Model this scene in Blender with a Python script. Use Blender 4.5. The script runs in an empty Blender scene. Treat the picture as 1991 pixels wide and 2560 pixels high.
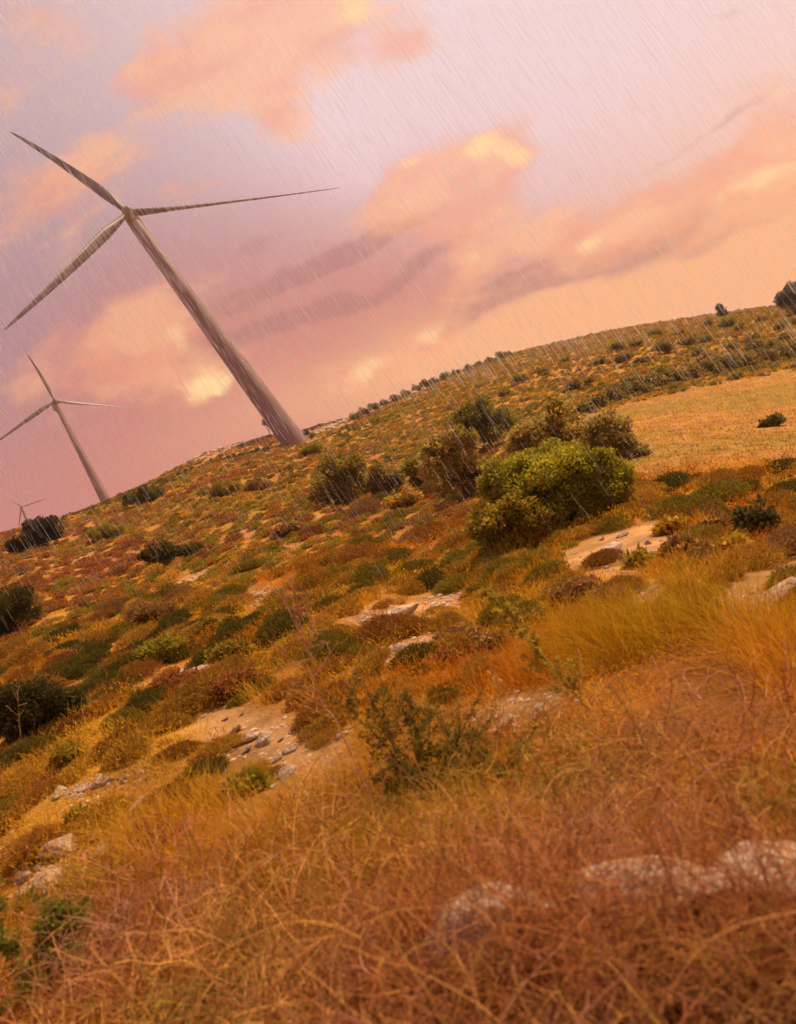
import bpy, math, numpy as np
from mathutils import Matrix, Vector, Euler

RNG = np.random.default_rng(7)
HAZE = 0.0003
# ------------------------------------------------------------------ camera model (photo pixels 1991 x 2560)
F, W, H = 1900.0, 1991.0, 2560.0
PITCH, ROLL = math.radians(4.0), math.radians(33.5)
CR, SR, CP, SP = math.cos(ROLL), math.sin(ROLL), math.cos(PITCH), math.sin(PITCH)

def ray(px, py):
    dx, dy = px - W / 2, py - H / 2
    a, b = dx * CR - dy * SR, -dx * SR - dy * CR
    v = np.array([a, F * CP - b * SP, F * SP + b * CP])
    return v / np.linalg.norm(v)

def proj(p):
    p = np.asarray(p, float)
    d = p[..., 1] * CP + p[..., 2] * SP
    d = np.where(d < 0.05, 0.05, d)
    b = (p[..., 2] * CP - p[..., 1] * SP) / d * F
    a = p[..., 0] / d * F
    return W / 2 + a * CR - b * SR, H / 2 - a * SR - b * CR

# ------------------------------------------------------------------ noise
def _hash(ix, iy, seed):
    n = (ix.astype(np.int64) * 374761393 + iy.astype(np.int64) * 668265263 + seed * 974634541) & 0x7fffffff
    n = ((n ^ (n >> 13)) * 1274126177) & 0x7fffffff
    return ((n ^ (n >> 16)) & 0xffff) / 65535.0

def vnoise(x, y, seed=0):
    x0, y0 = np.floor(x), np.floor(y)
    fx, fy = x - x0, y - y0
    fx, fy = fx * fx * (3 - 2 * fx), fy * fy * (3 - 2 * fy)
    x0, y0 = x0.astype(np.int64), y0.astype(np.int64)
    a, b = _hash(x0, y0, seed), _hash(x0 + 1, y0, seed)
    c, d = _hash(x0, y0 + 1, seed), _hash(x0 + 1, y0 + 1, seed)
    return (a + (b - a) * fx) * (1 - fy) + (c + (d - c) * fx) * fy

def fbm(x, y, seed=0, octv=4):
    s, a, t = 0, 1.0, 0
    for k in range(octv):
        s = s + a * vnoise(x * 2 ** k, y * 2 ** k, seed + 17 * k); t += a; a *= 0.5
    return s / t

def sstep(a, b, x):
    t = np.clip((x - a) / (b - a), 0, 1)
    return t * t * (3 - 2 * t)

# ------------------------------------------------------------------ terrain: a hillside read off its skyline
SKY = [(0, 1336), (158, 1297), (252, 1262), (387, 1203), (457, 1163), (539, 1128), (656, 1096), (703, 1085), (762, 1075), (867, 1050),
       (937, 1018), (1055, 970), (1148, 928), (1254, 892), (1348, 868), (1465, 840), (1582, 816), (1699, 799), (1816, 781), (1933, 765), (1991, 761)]
_t = [ray(*q) for q in SKY]
_th = [math.degrees(math.atan2(v[0], v[1])) for v in _t]
_te = [v[2] / math.hypot(v[0], v[1]) for v in _t]
TH = np.array([-180, -130, -80, -45] + _th + [48, 80, 130, 180])
TE = np.array([-.15, .02, .24, .315] + _te + [-.045, -.12, -.2, -.15])
_g = np.linspace(-180, 180, 2881)
_e = np.interp(_g, TH, TE)
_k = np.exp(-(np.arange(-16, 17) / 7.0) ** 2); _k /= _k.sum()
_e2 = np.convolve(np.pad(_e, 16, mode='edge'), _k, 'valid')
DCX, DCY = [-180, -60, -27, -18, -9, 0, 15, 32, 60, 180], [60, 60, 72, 95, 122, 142, 190, 240, 120, 60]

def hh(r):
    return 1.65 + 5.2 * (1 - np.exp(-r / 26.0))

def ground_z(x, y):
    x, y = np.asarray(x, float), np.asarray(y, float)
    r = np.maximum(np.hypot(x, y), 1e-3)
    th = np.degrees(np.arctan2(x, y))
    ec, dc = np.interp(th, _g, _e2), np.interp(th, DCX, DCY)
    s = ec + hh(dc) / dc
    near = s - hh(r) / r
    far = ec - 2.2e-5 * (r - dc) - 1.5e-8 * (r - dc) ** 2
    z = np.where(r < dc, near, far) * r
    # low bank that ends the mown field on the right
    m = sstep(8, 15, th) * sstep(60, 45, th)
    rl = 84 - 0.15 * (th - 20)
    z = z + m * 0.75 * np.exp(-((r - rl) / 6.0) ** 2) - m * 0.5 * np.exp(-((r - rl - 14) / 7.0) ** 2)
    damp = 1 - 0.75 * np.exp(-((r - dc) / (0.25 * dc)) ** 2)
    far_f = sstep(14, 60, r)
    z = z + (fbm(x / 28, y / 28, 3, 3) - .5) * 2.0 * far_f * damp * (1 - .7 * m)
    z = z + (fbm(x / 6, y / 6, 5, 3) - .5) * 0.55 * sstep(5, 16, r) * (damp) * (1 - .7 * m)
    z = z + (fbm(x / 1.1, y / 1.1, 9, 3) - .5) * 0.16 * sstep(1.5, 5, r)
    return z

_RR = np.exp(np.linspace(math.log(1.4), math.log(420), 4000))
def at(px, py):
    """Where the ground is met along the line of sight of a photo pixel."""
    v = ray(px, py); hxy = math.hypot(v[0], v[1])
    ux, uy, te = v[0] / hxy, v[1] / hxy, v[2] / hxy
    zz = ground_z(ux * _RR, uy * _RR)
    ok = np.nonzero(zz >= te * _RR)[0]
    i = ok[0] if len(ok) else int(np.argmax(zz / _RR))
    return np.array([ux * _RR[i], uy * _RR[i], zz[i]])

# ------------------------------------------------------------------ mesh building
SC = bpy.context.scene
COL = SC.collection

class MB:
    """Collects vertices, faces, colours; builds one mesh."""
    def __init__(s): s.v, s.f, s.c, s.m, s.n, s.sm = [], [], [], [], 0, []
    def add(s, v, f, col=(1, 1, 1), mat=0, smooth=False):
        v = np.asarray(v, np.float32).reshape(-1, 3); f = np.asarray(f, np.int64)
        if len(v) == 0: return s
        col = np.asarray(col, np.float32)
        if col.ndim == 1: col = np.tile(col, (len(v), 1))
        s.v.append(v); s.c.append(col[:, :3]); s.f.append(f + s.n); s.m.append(mat); s.sm.append(smooth); s.n += len(v)
        return s
    def mesh(s, name, mats):
        me = bpy.data.meshes.new(name)
        v, c = np.concatenate(s.v), np.concatenate(s.c)
        loops = np.concatenate([f.ravel() for f in s.f])
        tot = np.concatenate([np.full(len(f), f.shape[1]) for f in s.f])
        mi = np.concatenate([np.full(len(f), m) for f, m in zip(s.f, s.m)])
        sm = np.concatenate([np.full(len(f), b) for f, b in zip(s.f, s.sm)])
        st = np.concatenate([[0], np.cumsum(tot)[:-1]])
        me.vertices.add(len(v)); me.vertices.foreach_set('co', v.ravel())
        me.loops.add(len(loops)); me.loops.foreach_set('vertex_index', loops.astype(np.int32))
        me.polygons.add(len(tot)); me.polygons.foreach_set('loop_start', st.astype(np.int32)); me.polygons.foreach_set('loop_total', tot.astype(np.int32))
        me.polygons.foreach_set('material_index', mi.astype(np.int32)); me.polygons.foreach_set('use_smooth', sm)
        a = me.color_attributes.new('col', 'FLOAT_COLOR', 'POINT')
        a.data.foreach_set('color', np.concatenate([c, np.ones((len(c), 1), np.float32)], 1).ravel())
        for m in mats: me.materials.append(m)
        me.update(calc_edges=True)
        return me
    def obj(s, name, mats, parent=None, loc=(0, 0, 0)):
        if not isinstance(mats, (list, tuple)): mats = [mats]
        o = bpy.data.objects.new(name, s.mesh(name, mats)); COL.objects.link(o)
        o.parent = parent; o.location = loc
        return o

def tag(o, label, cat, group=None, kind=None):
    o['label'] = label; o['category'] = cat
    if group: o['group'] = group
    if kind: o['kind'] = kind
    return o

def empty(name, loc):
    o = bpy.data.objects.new(name, None); COL.objects.link(o); o.location = loc; o.empty_display_size = .2
    return o

def unit(v):
    return v / np.maximum(np.linalg.norm(v, axis=-1, keepdims=True), 1e-9)

def rdir(n, rng=RNG):
    return unit(rng.normal(size=(n, 3)))

def leaves(mb, p, d, L, Wd, col, rng=RNG, mat=0):
    """rhombic leaves at p along d"""
    n = len(p); L = np.broadcast_to(L, n)[:, None]; Wd = np.broadcast_to(Wd, n)[:, None]
    sd = unit(np.cross(d, rdir(n, rng)))
    v = np.stack([p, p + d * L * .5 + sd * Wd * .5, p + d * L, p + d * L * .5 - sd * Wd * .5], 1).reshape(-1, 3)
    f = np.arange(4 * n).reshape(n, 4)
    mb.add(v, f, np.repeat(np.broadcast_to(col, (n, 3)), 4, 0), mat)

def tubes(mb, pts, rad, col, sides=3, mat=0, smooth=True):
    """pts (n,k,3) poly-lines, rad (n,k)"""
    pts = np.asarray(pts, float)
    n, k, _ = pts.shape
    rad = np.broadcast_to(rad, (n, k))
    t = unit(np.gradient(pts, axis=1))
    ref = np.where(np.abs(t[..., 2:3]) > .9, np.array([1., 0, 0]), np.array([0, 0, 1.]))
    a = unit(np.cross(t, ref)); b = np.cross(t, a)
    an = np.arange(sides) * 2 * math.pi / sides
    v = pts[:, :, None] + rad[:, :, None, None] * (np.cos(an)[None, None, :, None] * a[:, :, None] + np.sin(an)[None, None, :, None] * b[:, :, None])
    idx = np.arange(n * k * sides).reshape(n, k, sides)
    j = np.roll(idx, -1, 2)
    f = np.stack([idx[:, :-1], j[:, :-1], j[:, 1:], idx[:, 1:]], -1).reshape(-1, 4)
    col = np.asarray(col, float)
    c = np.tile(col, (n * k * sides, 1)) if col.ndim == 1 else np.repeat(col, k * sides, 0)
    mb.add(v.reshape(-1, 3), f, c, mat, smooth)

def blades(mb, p, hgt, wd, lean, col, rng=RNG, mat=0, curved=True):
    """grass blades rising from p"""
    n = len(p)
    az = rng.uniform(0, 2 * math.pi, n)
    ld = np.stack([np.cos(az), np.sin(az), 0 * az], 1)
    sa = rng.uniform(0, 2 * math.pi, n)
    sd = np.stack([np.cos(sa), np.sin(sa), 0 * sa], 1)
    hgt, wd, lean = (np.broadcast_to(q, n)[:, None] for q in (hgt, wd, lean))
    up = np.array([0, 0, 1.])
    if curved:
        m = p + up * hgt * .6 + ld * hgt * lean * .35
        t = p + up * hgt + ld * hgt * lean
        v = np.stack([p - sd * wd * .5, p + sd * wd * .5, m + sd * wd * .4, m - sd * wd * .4, t], 1).reshape(-1, 3)
        b = np.arange(n)[:, None] * 5
        mb.add(v, np.concatenate([b + [0, 1, 2], b + [0, 2, 3], b + [3, 2, 4]]), np.repeat(np.broadcast_to(col, (n, 3)), 5, 0), mat)
    else:
        t = p + up * hgt + ld * hgt * lean
        v = np.stack([p - sd * wd * .5, p + sd * wd * .5, t], 1).reshape(-1, 3)
        mb.add(v, np.arange(3 * n).reshape(n, 3), np.repeat(np.broadcast_to(col, (n, 3)), 3, 0), mat)

def ico(sub):
    import bmesh
    bm = bmesh.new(); bmesh.ops.create_icosphere(bm, subdivisions=sub, radius=1)
    v = np.array([q.co[:] for q in bm.verts]); f = np.array([[w.index for w in q.verts] for q in bm.faces]); bm.free()
    return v, f
ICO2, ICO3, ICO4 = ico(2), ico(3), ico(4)

def n3(v, s, seed):
    return (vnoise(v[:, 0] * s + 31, v[:, 1] * s + 7, seed) + vnoise(v[:, 1] * s + 3, v[:, 2] * s + 11, seed + 5) + vnoise(v[:, 2] * s + 19, v[:, 0] * s + 2, seed + 9)) / 3 - .5

# ------------------------------------------------------------------ materials
def new_mat(name):
    m = bpy.data.materials.new(name); m.use_nodes = True
    m.node_tree.nodes.clear()
    return m, m.node_tree.nodes, m.node_tree.links

def foliage_mat(name, transl=.35, rough=.6, tint=(1, 1, 1)):
    m, N, L = new_mat(name)
    out = N.new('ShaderNodeOutputMaterial'); at_ = N.new('ShaderNodeAttribute'); at_.attribute_name = 'col'
    oi = N.new('ShaderNodeObjectInfo')
    mx = N.new('ShaderNodeMix'); mx.data_type = 'RGBA'; mx.blend_type = 'MULTIPLY'; mx.inputs[0].default_value = 1
    L.new(at_.outputs['Color'], mx.inputs[6]); L.new(oi.outputs['Color'], mx.inputs[7])
    b = N.new('ShaderNodeBsdfPrincipled'); b.inputs['Roughness'].default_value = rough; b.inputs['Specular IOR Level'].default_value = .06
    L.new(mx.outputs[2], b.inputs['Base Color'])
    if transl > 0:
        t = N.new('ShaderNodeBsdfTranslucent'); L.new(mx.outputs[2], t.inputs['Color'])
        ms = N.new('ShaderNodeMixShader'); ms.inputs[0].default_value = transl
        L.new(b.outputs[0], ms.inputs[1]); L.new(t.outputs[0], ms.inputs[2]); L.new(ms.outputs[0], out.inputs[0])
    else:
        L.new(b.outputs[0], out.inputs[0])
    return m

def noisy_mat(name, c1, c2, scale, rough=.8, bump=.0, detail=6, attr=False, c3=None, bscale=None, spec=.3):
    m, N, L = new_mat(name)
    out = N.new('ShaderNodeOutputMaterial'); b = N.new('ShaderNodeBsdfPrincipled')
    tc = N.new('ShaderNodeTexCoord'); no = N.new('ShaderNodeTexNoise'); no.inputs['Scale'].default_value = scale; no.inputs['Detail'].default_value = detail
    L.new(tc.outputs['Object'], no.inputs['Vector'])
    rp = N.new('ShaderNodeValToRGB'); e = rp.color_ramp.elements
    e[0].position, e[1].position = .32, .68; e[0].color, e[1].color = (*c1, 1), (*c2, 1)
    if c3: q = e.new(.5); q.color = (*c3, 1)
    L.new(no.outputs['Fac'], rp.inputs[0])
    src = rp.outputs[0]
    if attr:
        a = N.new('ShaderNodeAttribute'); a.attribute_name = 'col'
        mx = N.new('ShaderNodeMix'); mx.data_type = 'RGBA'; mx.blend_type = 'MULTIPLY'; mx.inputs[0].default_value = 1
        L.new(src, mx.inputs[6]); L.new(a.outputs['Color'], mx.inputs[7]); src = mx.outputs[2]
    L.new(src, b.inputs['Base Color']); b.inputs['Roughness'].default_value = rough; b.inputs['Specular IOR Level'].default_value = spec
    if bump:
        n2 = N.new('ShaderNodeTexNoise'); n2.inputs['Scale'].default_value = bscale or scale * 4; n2.inputs['Detail'].default_value = 8
        L.new(tc.outputs['Object'], n2.inputs['Vector'])
        bp = N.new('ShaderNodeBump'); bp.inputs['Strength'].default_value = bump; bp.inputs['Distance'].default_value = .05
        L.new(n2.outputs['Fac'], bp.inputs['Height']); L.new(bp.outputs[0], b.inputs['Normal'])
    L.new(b.outputs[0], out.inputs[0])
    return m

M_GROUND = noisy_mat('dry_soil', (.72, .70, .68), (1.15, 1.12, 1.1), 2.2, .95, .8, 9, True, bscale=14, spec=.1)
M_LEAF = foliage_mat('leaf', .5)
M_SCRUB = foliage_mat('scrub_leaf', .42, .75)
M_GRASS = foliage_mat('dry_grass', .5, .6)
M_TWIG = foliage_mat('dry_twig', .0, .7)
M_BARK = noisy_mat('bark', (.10, .06, .04), (.2, .13, .09), 6, .9, .5)
M_ROCK = noisy_mat('limestone', (.36, .265, .19), (.68, .54, .41), 3.0, .9, .9, 8, c3=(.55, .42, .32), bscale=9, spec=.2)
M_ROCKD = noisy_mat('wall_stone', (.08, .05, .04), (.2, .14, .11), 4.0, .9, .8, 8, spec=.2)
M_TOWER = noisy_mat('turbine_paint', (.25, .16, .155), (.275, .18, .175), .25, .45, 0, spec=.4)
M_BLADE = noisy_mat('blade_paint', (.13, .09, .095), (.15, .105, .11), .3, .45, 0, spec=.4)
M_DARK = noisy_mat('dark_metal', (.05, .045, .045), (.09, .08, .08), 2, .5)

def rain_mat():
    m, N, L = new_mat('rain_water')
    out = N.new('ShaderNodeOutputMaterial'); g = N.new('ShaderNodeBsdfGlass'); t = N.new('ShaderNodeBsdfTranslucent'); ms = N.new('ShaderNodeMixShader')
    g.inputs['IOR'].default_value = 1.33; g.inputs['Roughness'].default_value = .45; ms.inputs[0].default_value = .36
    t.inputs['Color'].default_value = (.85, .9, 1, 1)
    L.new(g.outputs[0], ms.inputs[1]); L.new(t.outputs[0], ms.inputs[2]); L.new(ms.outputs[0], out.inputs[0])
    return m
M_RAIN = rain_mat()

# ------------------------------------------------------------------ ground zones (ellipses in the photo, read back onto the slope)
BARE = [(690, 1850, 210, 72, 12), (1575, 1385, 160, 66, -12), (1925, 1485, 150, 70, -25), (965, 1545, 120, 32, -12), (1010, 1620, 110, 26, -15),
        (640, 1500, 60, 20, -20), (1600, 1505, 140, 44, 0), (1300, 1790, 130, 50, -20), (480, 1460, 60, 16, -25), (90, 1740, 60, 25, -20),
        (470, 1690, 50, 22, -30), (560, 1120, 90, 14, -18), (1000, 985, 110, 14, -22), (820, 1065, 80, 14, -15), (1130, 1500, 60, 20, -15)]
ORANGE = [(760, 1180, 170, 22, -14), (1090, 1300, 120, 22, -22), (300, 1410, 160, 22, -14), (560, 1130, 120, 22, -18), (1560, 1320, 190, 26, -12), (1780, 1440, 110, 30, -20),
          (420, 1490, 200, 24, -10), (900, 1150, 60, 20, -10), (180, 1330, 80, 20, -20), (1060, 1420, 150, 20, -15), (640, 1330, 120, 20, -12)]
FIELD = [(1430, 1046), (1640, 992), (1830, 955), (2400, 850), (2400, 1300), (1991, 1280), (1760, 1275), (1610, 1235), (1560, 1150), (1480, 1110)]

NOGRASS = [(175, 2135, 140, 62, -10), (230, 1985, 160, 60, -20), (60, 2210, 100, 60, 0), (500, 1690, 90, 40, -30), (620, 1900, 230, 70, 10)]
def ell(px, py, zones, soft=.35):
    m = np.zeros_like(px)
    for x, y, a, b, ang in zones:
        c, s = math.cos(math.radians(ang)), math.sin(math.radians(ang))
        u, v = ((px - x) * c + (py - y) * s) / a, (-(px - x) * s + (py - y) * c) / b
        m = np.maximum(m, sstep(1 + soft, 1 - soft, np.sqrt(u * u + v * v)))
    return m

def inpoly(px, py, poly):
    ins = np.zeros(px.shape, bool)
    for i in range(len(poly)):
        (x1, y1), (x2, y2) = poly[i], poly[i - 1]
        c = ((y1 > py) != (y2 > py)) & (px < (x2 - x1) * (py - y1) / ((y2 - y1) if y2 != y1 else 1e-9) + x1)
        ins ^= c
    return ins

def zones(x, y, z=None):
    if z is None: z = ground_z(x, y)
    px, py = proj(np.stack([x, y, z], -1))
    r = np.hypot(x, y)
    wob = (fbm(x / 3, y / 3, 41, 3) - .5)
    px2, py2 = px + wob * 90 * 30 / (r + 30), py + wob * 60 * 30 / (r + 30)
    fld = inpoly(px2, np.where(py > 1100, py2 + wob * 60, py), FIELD) & (r < 88) & (r > 16)
    return px, py, r, ell(px2, py2, BARE), ell(px2, py2, ORANGE), fld

# ------------------------------------------------------------------ the ground sheet
def build_ground():
    th = np.concatenate([np.linspace(-180, -50, 90)[:-1], np.linspace(-50, 46, 760), np.linspace(46, 180, 90)[1:-1]])
    rr = np.concatenate([[0.02], np.exp(np.linspace(math.log(.3), math.log(260), 560)), np.exp(np.linspace(math.log(265), math.log(560), 40))])
    T, Rr = np.meshgrid(np.radians(th), rr, indexing='ij')
    x, y = Rr * np.sin(T), Rr * np.cos(T)
    z = ground_z(x, y)
    px, py, r, bare, org, fld = zones(x, y, z)
    n1 = fbm(x / 9, y / 9, 21, 4)[..., None]; n2 = fbm(x / 1.6, y / 1.6, 23, 4)[..., None]; n3_ = fbm(x / .5, y / .5, 27, 3)[..., None]
    soil, straw, pale, olive = (np.array(c) for c in ((.38, .18, .036), (.46, .255, .04), (.54, .37, .23), (.30, .21, .025)))
    c = soil + (straw - soil) * sstep(.35, .65, n2)
    c = c + (olive - c) * sstep(.5, .68, n1) * .6
    c = c + (pale - c) * sstep(.62, .74, fbm(x / 2.6, y / 2.6, 33, 4))[..., None] * .35 * (r[..., None] > 6)
    c = c + (np.array((.48, .20, .06)) - c) * org[..., None] * .5
    c = c + (pale * (.5 + 1.0 * n3_) - c) * bare[..., None] * .42
    fc = np.array((.42, .22, .048)) * (.8 + .4 * n2) + np.array((.06, .0, .0)) * (n1 - .5)
    fc = fc + (np.array((.30, .21, .035)) - fc) * sstep(.46, .60, fbm(x / 7, y / 3, 29, 3))[..., None] * .6
    c = np.where(fld[..., None], fc, c)
    c = c * (.82 + .36 * n3_)
    nearf = sstep(9, 3, r)[..., None]; c = c + (np.array((.16, .06, .018)) - c) * nearf * .75            # brown leaf litter, painted darker near the camera to imitate lens vignetting
    nt, nr = T.shape
    i = np.arange(nt * nr).reshape(nt, nr); j = np.roll(i, -1, 0)
    f = np.stack([i[:, :-1], i[:, 1:], j[:, 1:], j[:, :-1]], -1).reshape(-1, 4)
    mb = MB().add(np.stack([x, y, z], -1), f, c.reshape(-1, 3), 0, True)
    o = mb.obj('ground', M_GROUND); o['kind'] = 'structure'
build_ground()

# ------------------------------------------------------------------ wind turbines
def loft(mb, rings, mat=0, smooth=True, cap=True):
    r = np.asarray(rings, float); n, k, _ = r.shape
    i = np.arange(n * k).reshape(n, k); j = np.roll(i, -1, 1)
    f = np.stack([i[:-1], j[:-1], j[1:], i[1:]], -1).reshape(-1, 4)
    mb.add(r.reshape(-1, 3), f, (1, 1, 1), mat, smooth)
    if cap:
        for q, sgn in ((0, -1), (n - 1, 1)):
            c = r[q].mean(0)
            v = np.concatenate([r[q], c[None]])
            a = np.arange(k); b = np.roll(a, -1)
            mb.add(v, np.stack([a, b, np.full(k, k)], 1)[:, ::sgn], (1, 1, 1), mat, smooth)

def ring(c, a, b, ra, rb, k=28):
    t = np.arange(k) * 2 * math.pi / k
    return c + np.cos(t)[:, None] * a * ra + np.sin(t)[:, None] * b * rb

def frame(d):
    d = unit(np.asarray(d, float)); ref = np.array([0, 0, 1.]) if abs(d[2]) < .9 else np.array([0, 1., 0])
    a = unit(np.cross(ref, d)); return a, np.cross(d, a), d

def point_at(px, py, D):
    v = ray(px, py); return v * D / math.hypot(v[0], v[1])

def turbine(label, base, hub_px, top_px, tip_px, D, rb, rt, L, az, el, pitch, seam=True, naz=None):
    root = empty('wind_turbine', base); tag(root, label, 'wind turbine', 'wind turbines on the hilltop')
    top = point_at(*top_px, D) - base
    hub = point_at(*hub_px, D) - base
    ax = unit(top)
    a, b, d = frame(ax)
    s = rb / 2.0                                                    # size unit
    # tower
    mb = MB(); Ht = np.linalg.norm(top)
    rings = []
    for t in np.linspace(0, 1, 25):
        rings.append(ring(ax * Ht * t, a, b, rb + (rt - rb) * t ** .9, rb + (rt - rb) * t ** .9, 48))
    rings.insert(0, ring(-ax * 2.5, a, b, rb, rb, 48))
    loft(mb, rings)
    tw = mb.obj('tower', M_TOWER, root)
    for t in (.34, .67):
        fb = MB(); rr = rb + (rt - rb) * t ** .9
        loft(fb, [ring(ax * (Ht * t + q), a, b, rr + e, rr + e, 48) for q, e in ((-.09, -.02), (-.08, .025), (.08, .025), (.09, -.02))], cap=False)
        fb.obj('flange', M_TOWER, tw)
    if seam:
        db = MB(); w = unit(np.cross(ax, np.array([.2, 1, 0]))); nn = unit(np.cross(w, ax)); nn = nn if nn[1] < 0 else -nn
        pts = []
        for zz in (.6, 2.9):
            for q in np.linspace(-.45, .45, 7):
                pts.append(ax * zz + nn * math.sqrt((rb * .985) ** 2 - q * q) + w * q + nn * .03)
        pts = np.array(pts); k = 7
        db.add(pts, [[i, i + 1, k + i + 1, k + i] for i in range(6)]); db.obj('door', M_DARK, tw)
    # rotor axis
    n = np.array([math.sin(az) * math.cos(el), -math.cos(az) * math.cos(el), math.sin(el)])
    na, nb, _ = frame(n)
    # nacelle: rounded box behind the hub
    nn_ = n
    if naz is not None: nn_ = np.array([math.sin(naz), -math.cos(naz), 0.06])
    ma, mb_, _ = frame(nn_)
    mb = MB(); prof = [(-.55, 0.80), (-.3, 1.0), (.9, 1.2), (2.6, 1.2), (4.2, 1.05), (4.7, .8)]
    rs = []
    for q, w in prof:
        t = np.arange(24) * 2 * math.pi / 24
        ex = np.sign(np.cos(t)) * np.abs(np.cos(t)) ** .55; ey = np.sign(np.sin(t)) * np.abs(np.sin(t)) ** .55
        rs.append(hub - nn_ * (q + 1.1) * s * .95 + (ex[:, None] * ma + ey[:, None] * mb_) * w * s * .95)
    loft(mb, rs); nac = mb.obj('nacelle', M_TOWER, root)
    # hub / spinner
    mb = MB()
    loft(mb, [ring(hub + n * q * s, na, nb, w * s, w * s, 24) for q, w in ((-.62, .75), (-.5, .9), (.3, .95), (.8, .8), (1.15, .5), (1.3, .12))])
    mb.obj('hub', M_TOWER, root)
    # blades
    for tp in tip_px:
        v = ray(*tp)
        hw = hub + base
        bq = v @ hw; disc = bq * bq - (hw @ hw - L * L)
        if disc <= 0: cands = [v * bq]
        else: cands = [v * (bq - math.sqrt(disc)), v * (bq + math.sqrt(disc))]
        tip = min(cands, key=lambda q: abs((q - hw) @ n)) - base
        dv = tip - hub; off = dv @ n
        d0 = unit(dv - n * off * .98) if abs(off) > 0 else unit(dv)
        Lb = np.linalg.norm(dv)
        side = unit(np.cross(n, d0))
        rs = []
        for t in np.linspace(0.012, 1, 30):
            ch = np.interp(t, [0, .05, .2, .5, .85, .97, 1], [.52, .52, 1.02, .74, .38, .20, .04]) * s * 1.0
            th = np.interp(t, [0, .05, .2, .5, 1], [.62, .6, .36, .17, .03]) * s
            tw_ = pitch + math.radians(np.interp(t, [0, .2, .6, 1], [16, 12, 4, 0]))
            cvec = side * math.cos(tw_) + n * math.sin(tw_); tvec = np.cross(d0, cvec)
            c = hub + d0 * (dv @ d0) * t + n * off * (.7 * t + .3 * t ** 2)
            k = 16; u = np.arange(k) * 2 * math.pi / k
            xo = np.cos(u) * ch; xo = np.where(xo < 0, xo * 1.0, xo * .7) - ch * .15 * min(t / .2, 1)
            rs.append(c + xo[:, None] * cvec + (np.sin(u) * th)[:, None] * tvec)
        mb = MB(); loft(mb, rs); mb.obj('blade', M_BLADE, root)
        print('blade', tp, 'offplane deg', round(math.degrees(math.asin(np.clip(off / Lb, -1, 1))), 1), 'L', round(Lb, 1))
    return root

b1 = at(738, 1108); D1 = float(np.hypot(b1[0], b1[1])); print('D1', D1)
TURB1 = b1
turbine('large wind turbine whose thick tower stands on the ridge in the middle of the scene', b1, (320, 533), (338, 560), [(25, 328), (850, 470), (10, 828)], D1,
        31.5 / F * D1, 16.5 / F * D1, 39.5 * D1 / 130, math.radians(28), math.radians(14), math.radians(-52), False, math.radians(2))
D2 = 300.0
p_top, p_bot = point_at(140, 1012, D2), point_at(262, 1246, D2)
dr = unit(p_bot - p_top); k = 0
q = p_bot.copy()
while q[2] > ground_z(q[0], q[1]) and k < 400: q = q + dr * .25; k += 1
print('T2 base below', k * .25)
turbine('smaller wind turbine far behind the ridge, between the big turbine and the tiny one', q, (138, 1003), (141, 1013), [(68, 885), (338, 1020), (-25, 1118)], D2,
        13.0 / F * D2, 5.6 / F * D2, 26.5 * D2 / 260, math.radians(35), math.radians(8), math.radians(-30), False)
D3 = 500.0
p_top, p_bot = point_at(53, 1271, D3), point_at(66, 1300, D3); dr = unit(p_bot - p_top); q = p_bot.copy(); k = 0
while q[2] > ground_z(q[0], q[1]) and k < 800: q = q + dr * .25; k += 1
print('T3 base below', k * .25)
turbine('tiny distant wind turbine with only its head showing above the ridge', q, (54, 1267), (55, 1271), [(-15, 1225), (118, 1246), (45, 1336)], D3,
        4.2 / F * D3, 2.6 / F * D3, 16 * D3 / 420, math.radians(50), math.radians(4), math.radians(20), False)

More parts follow.
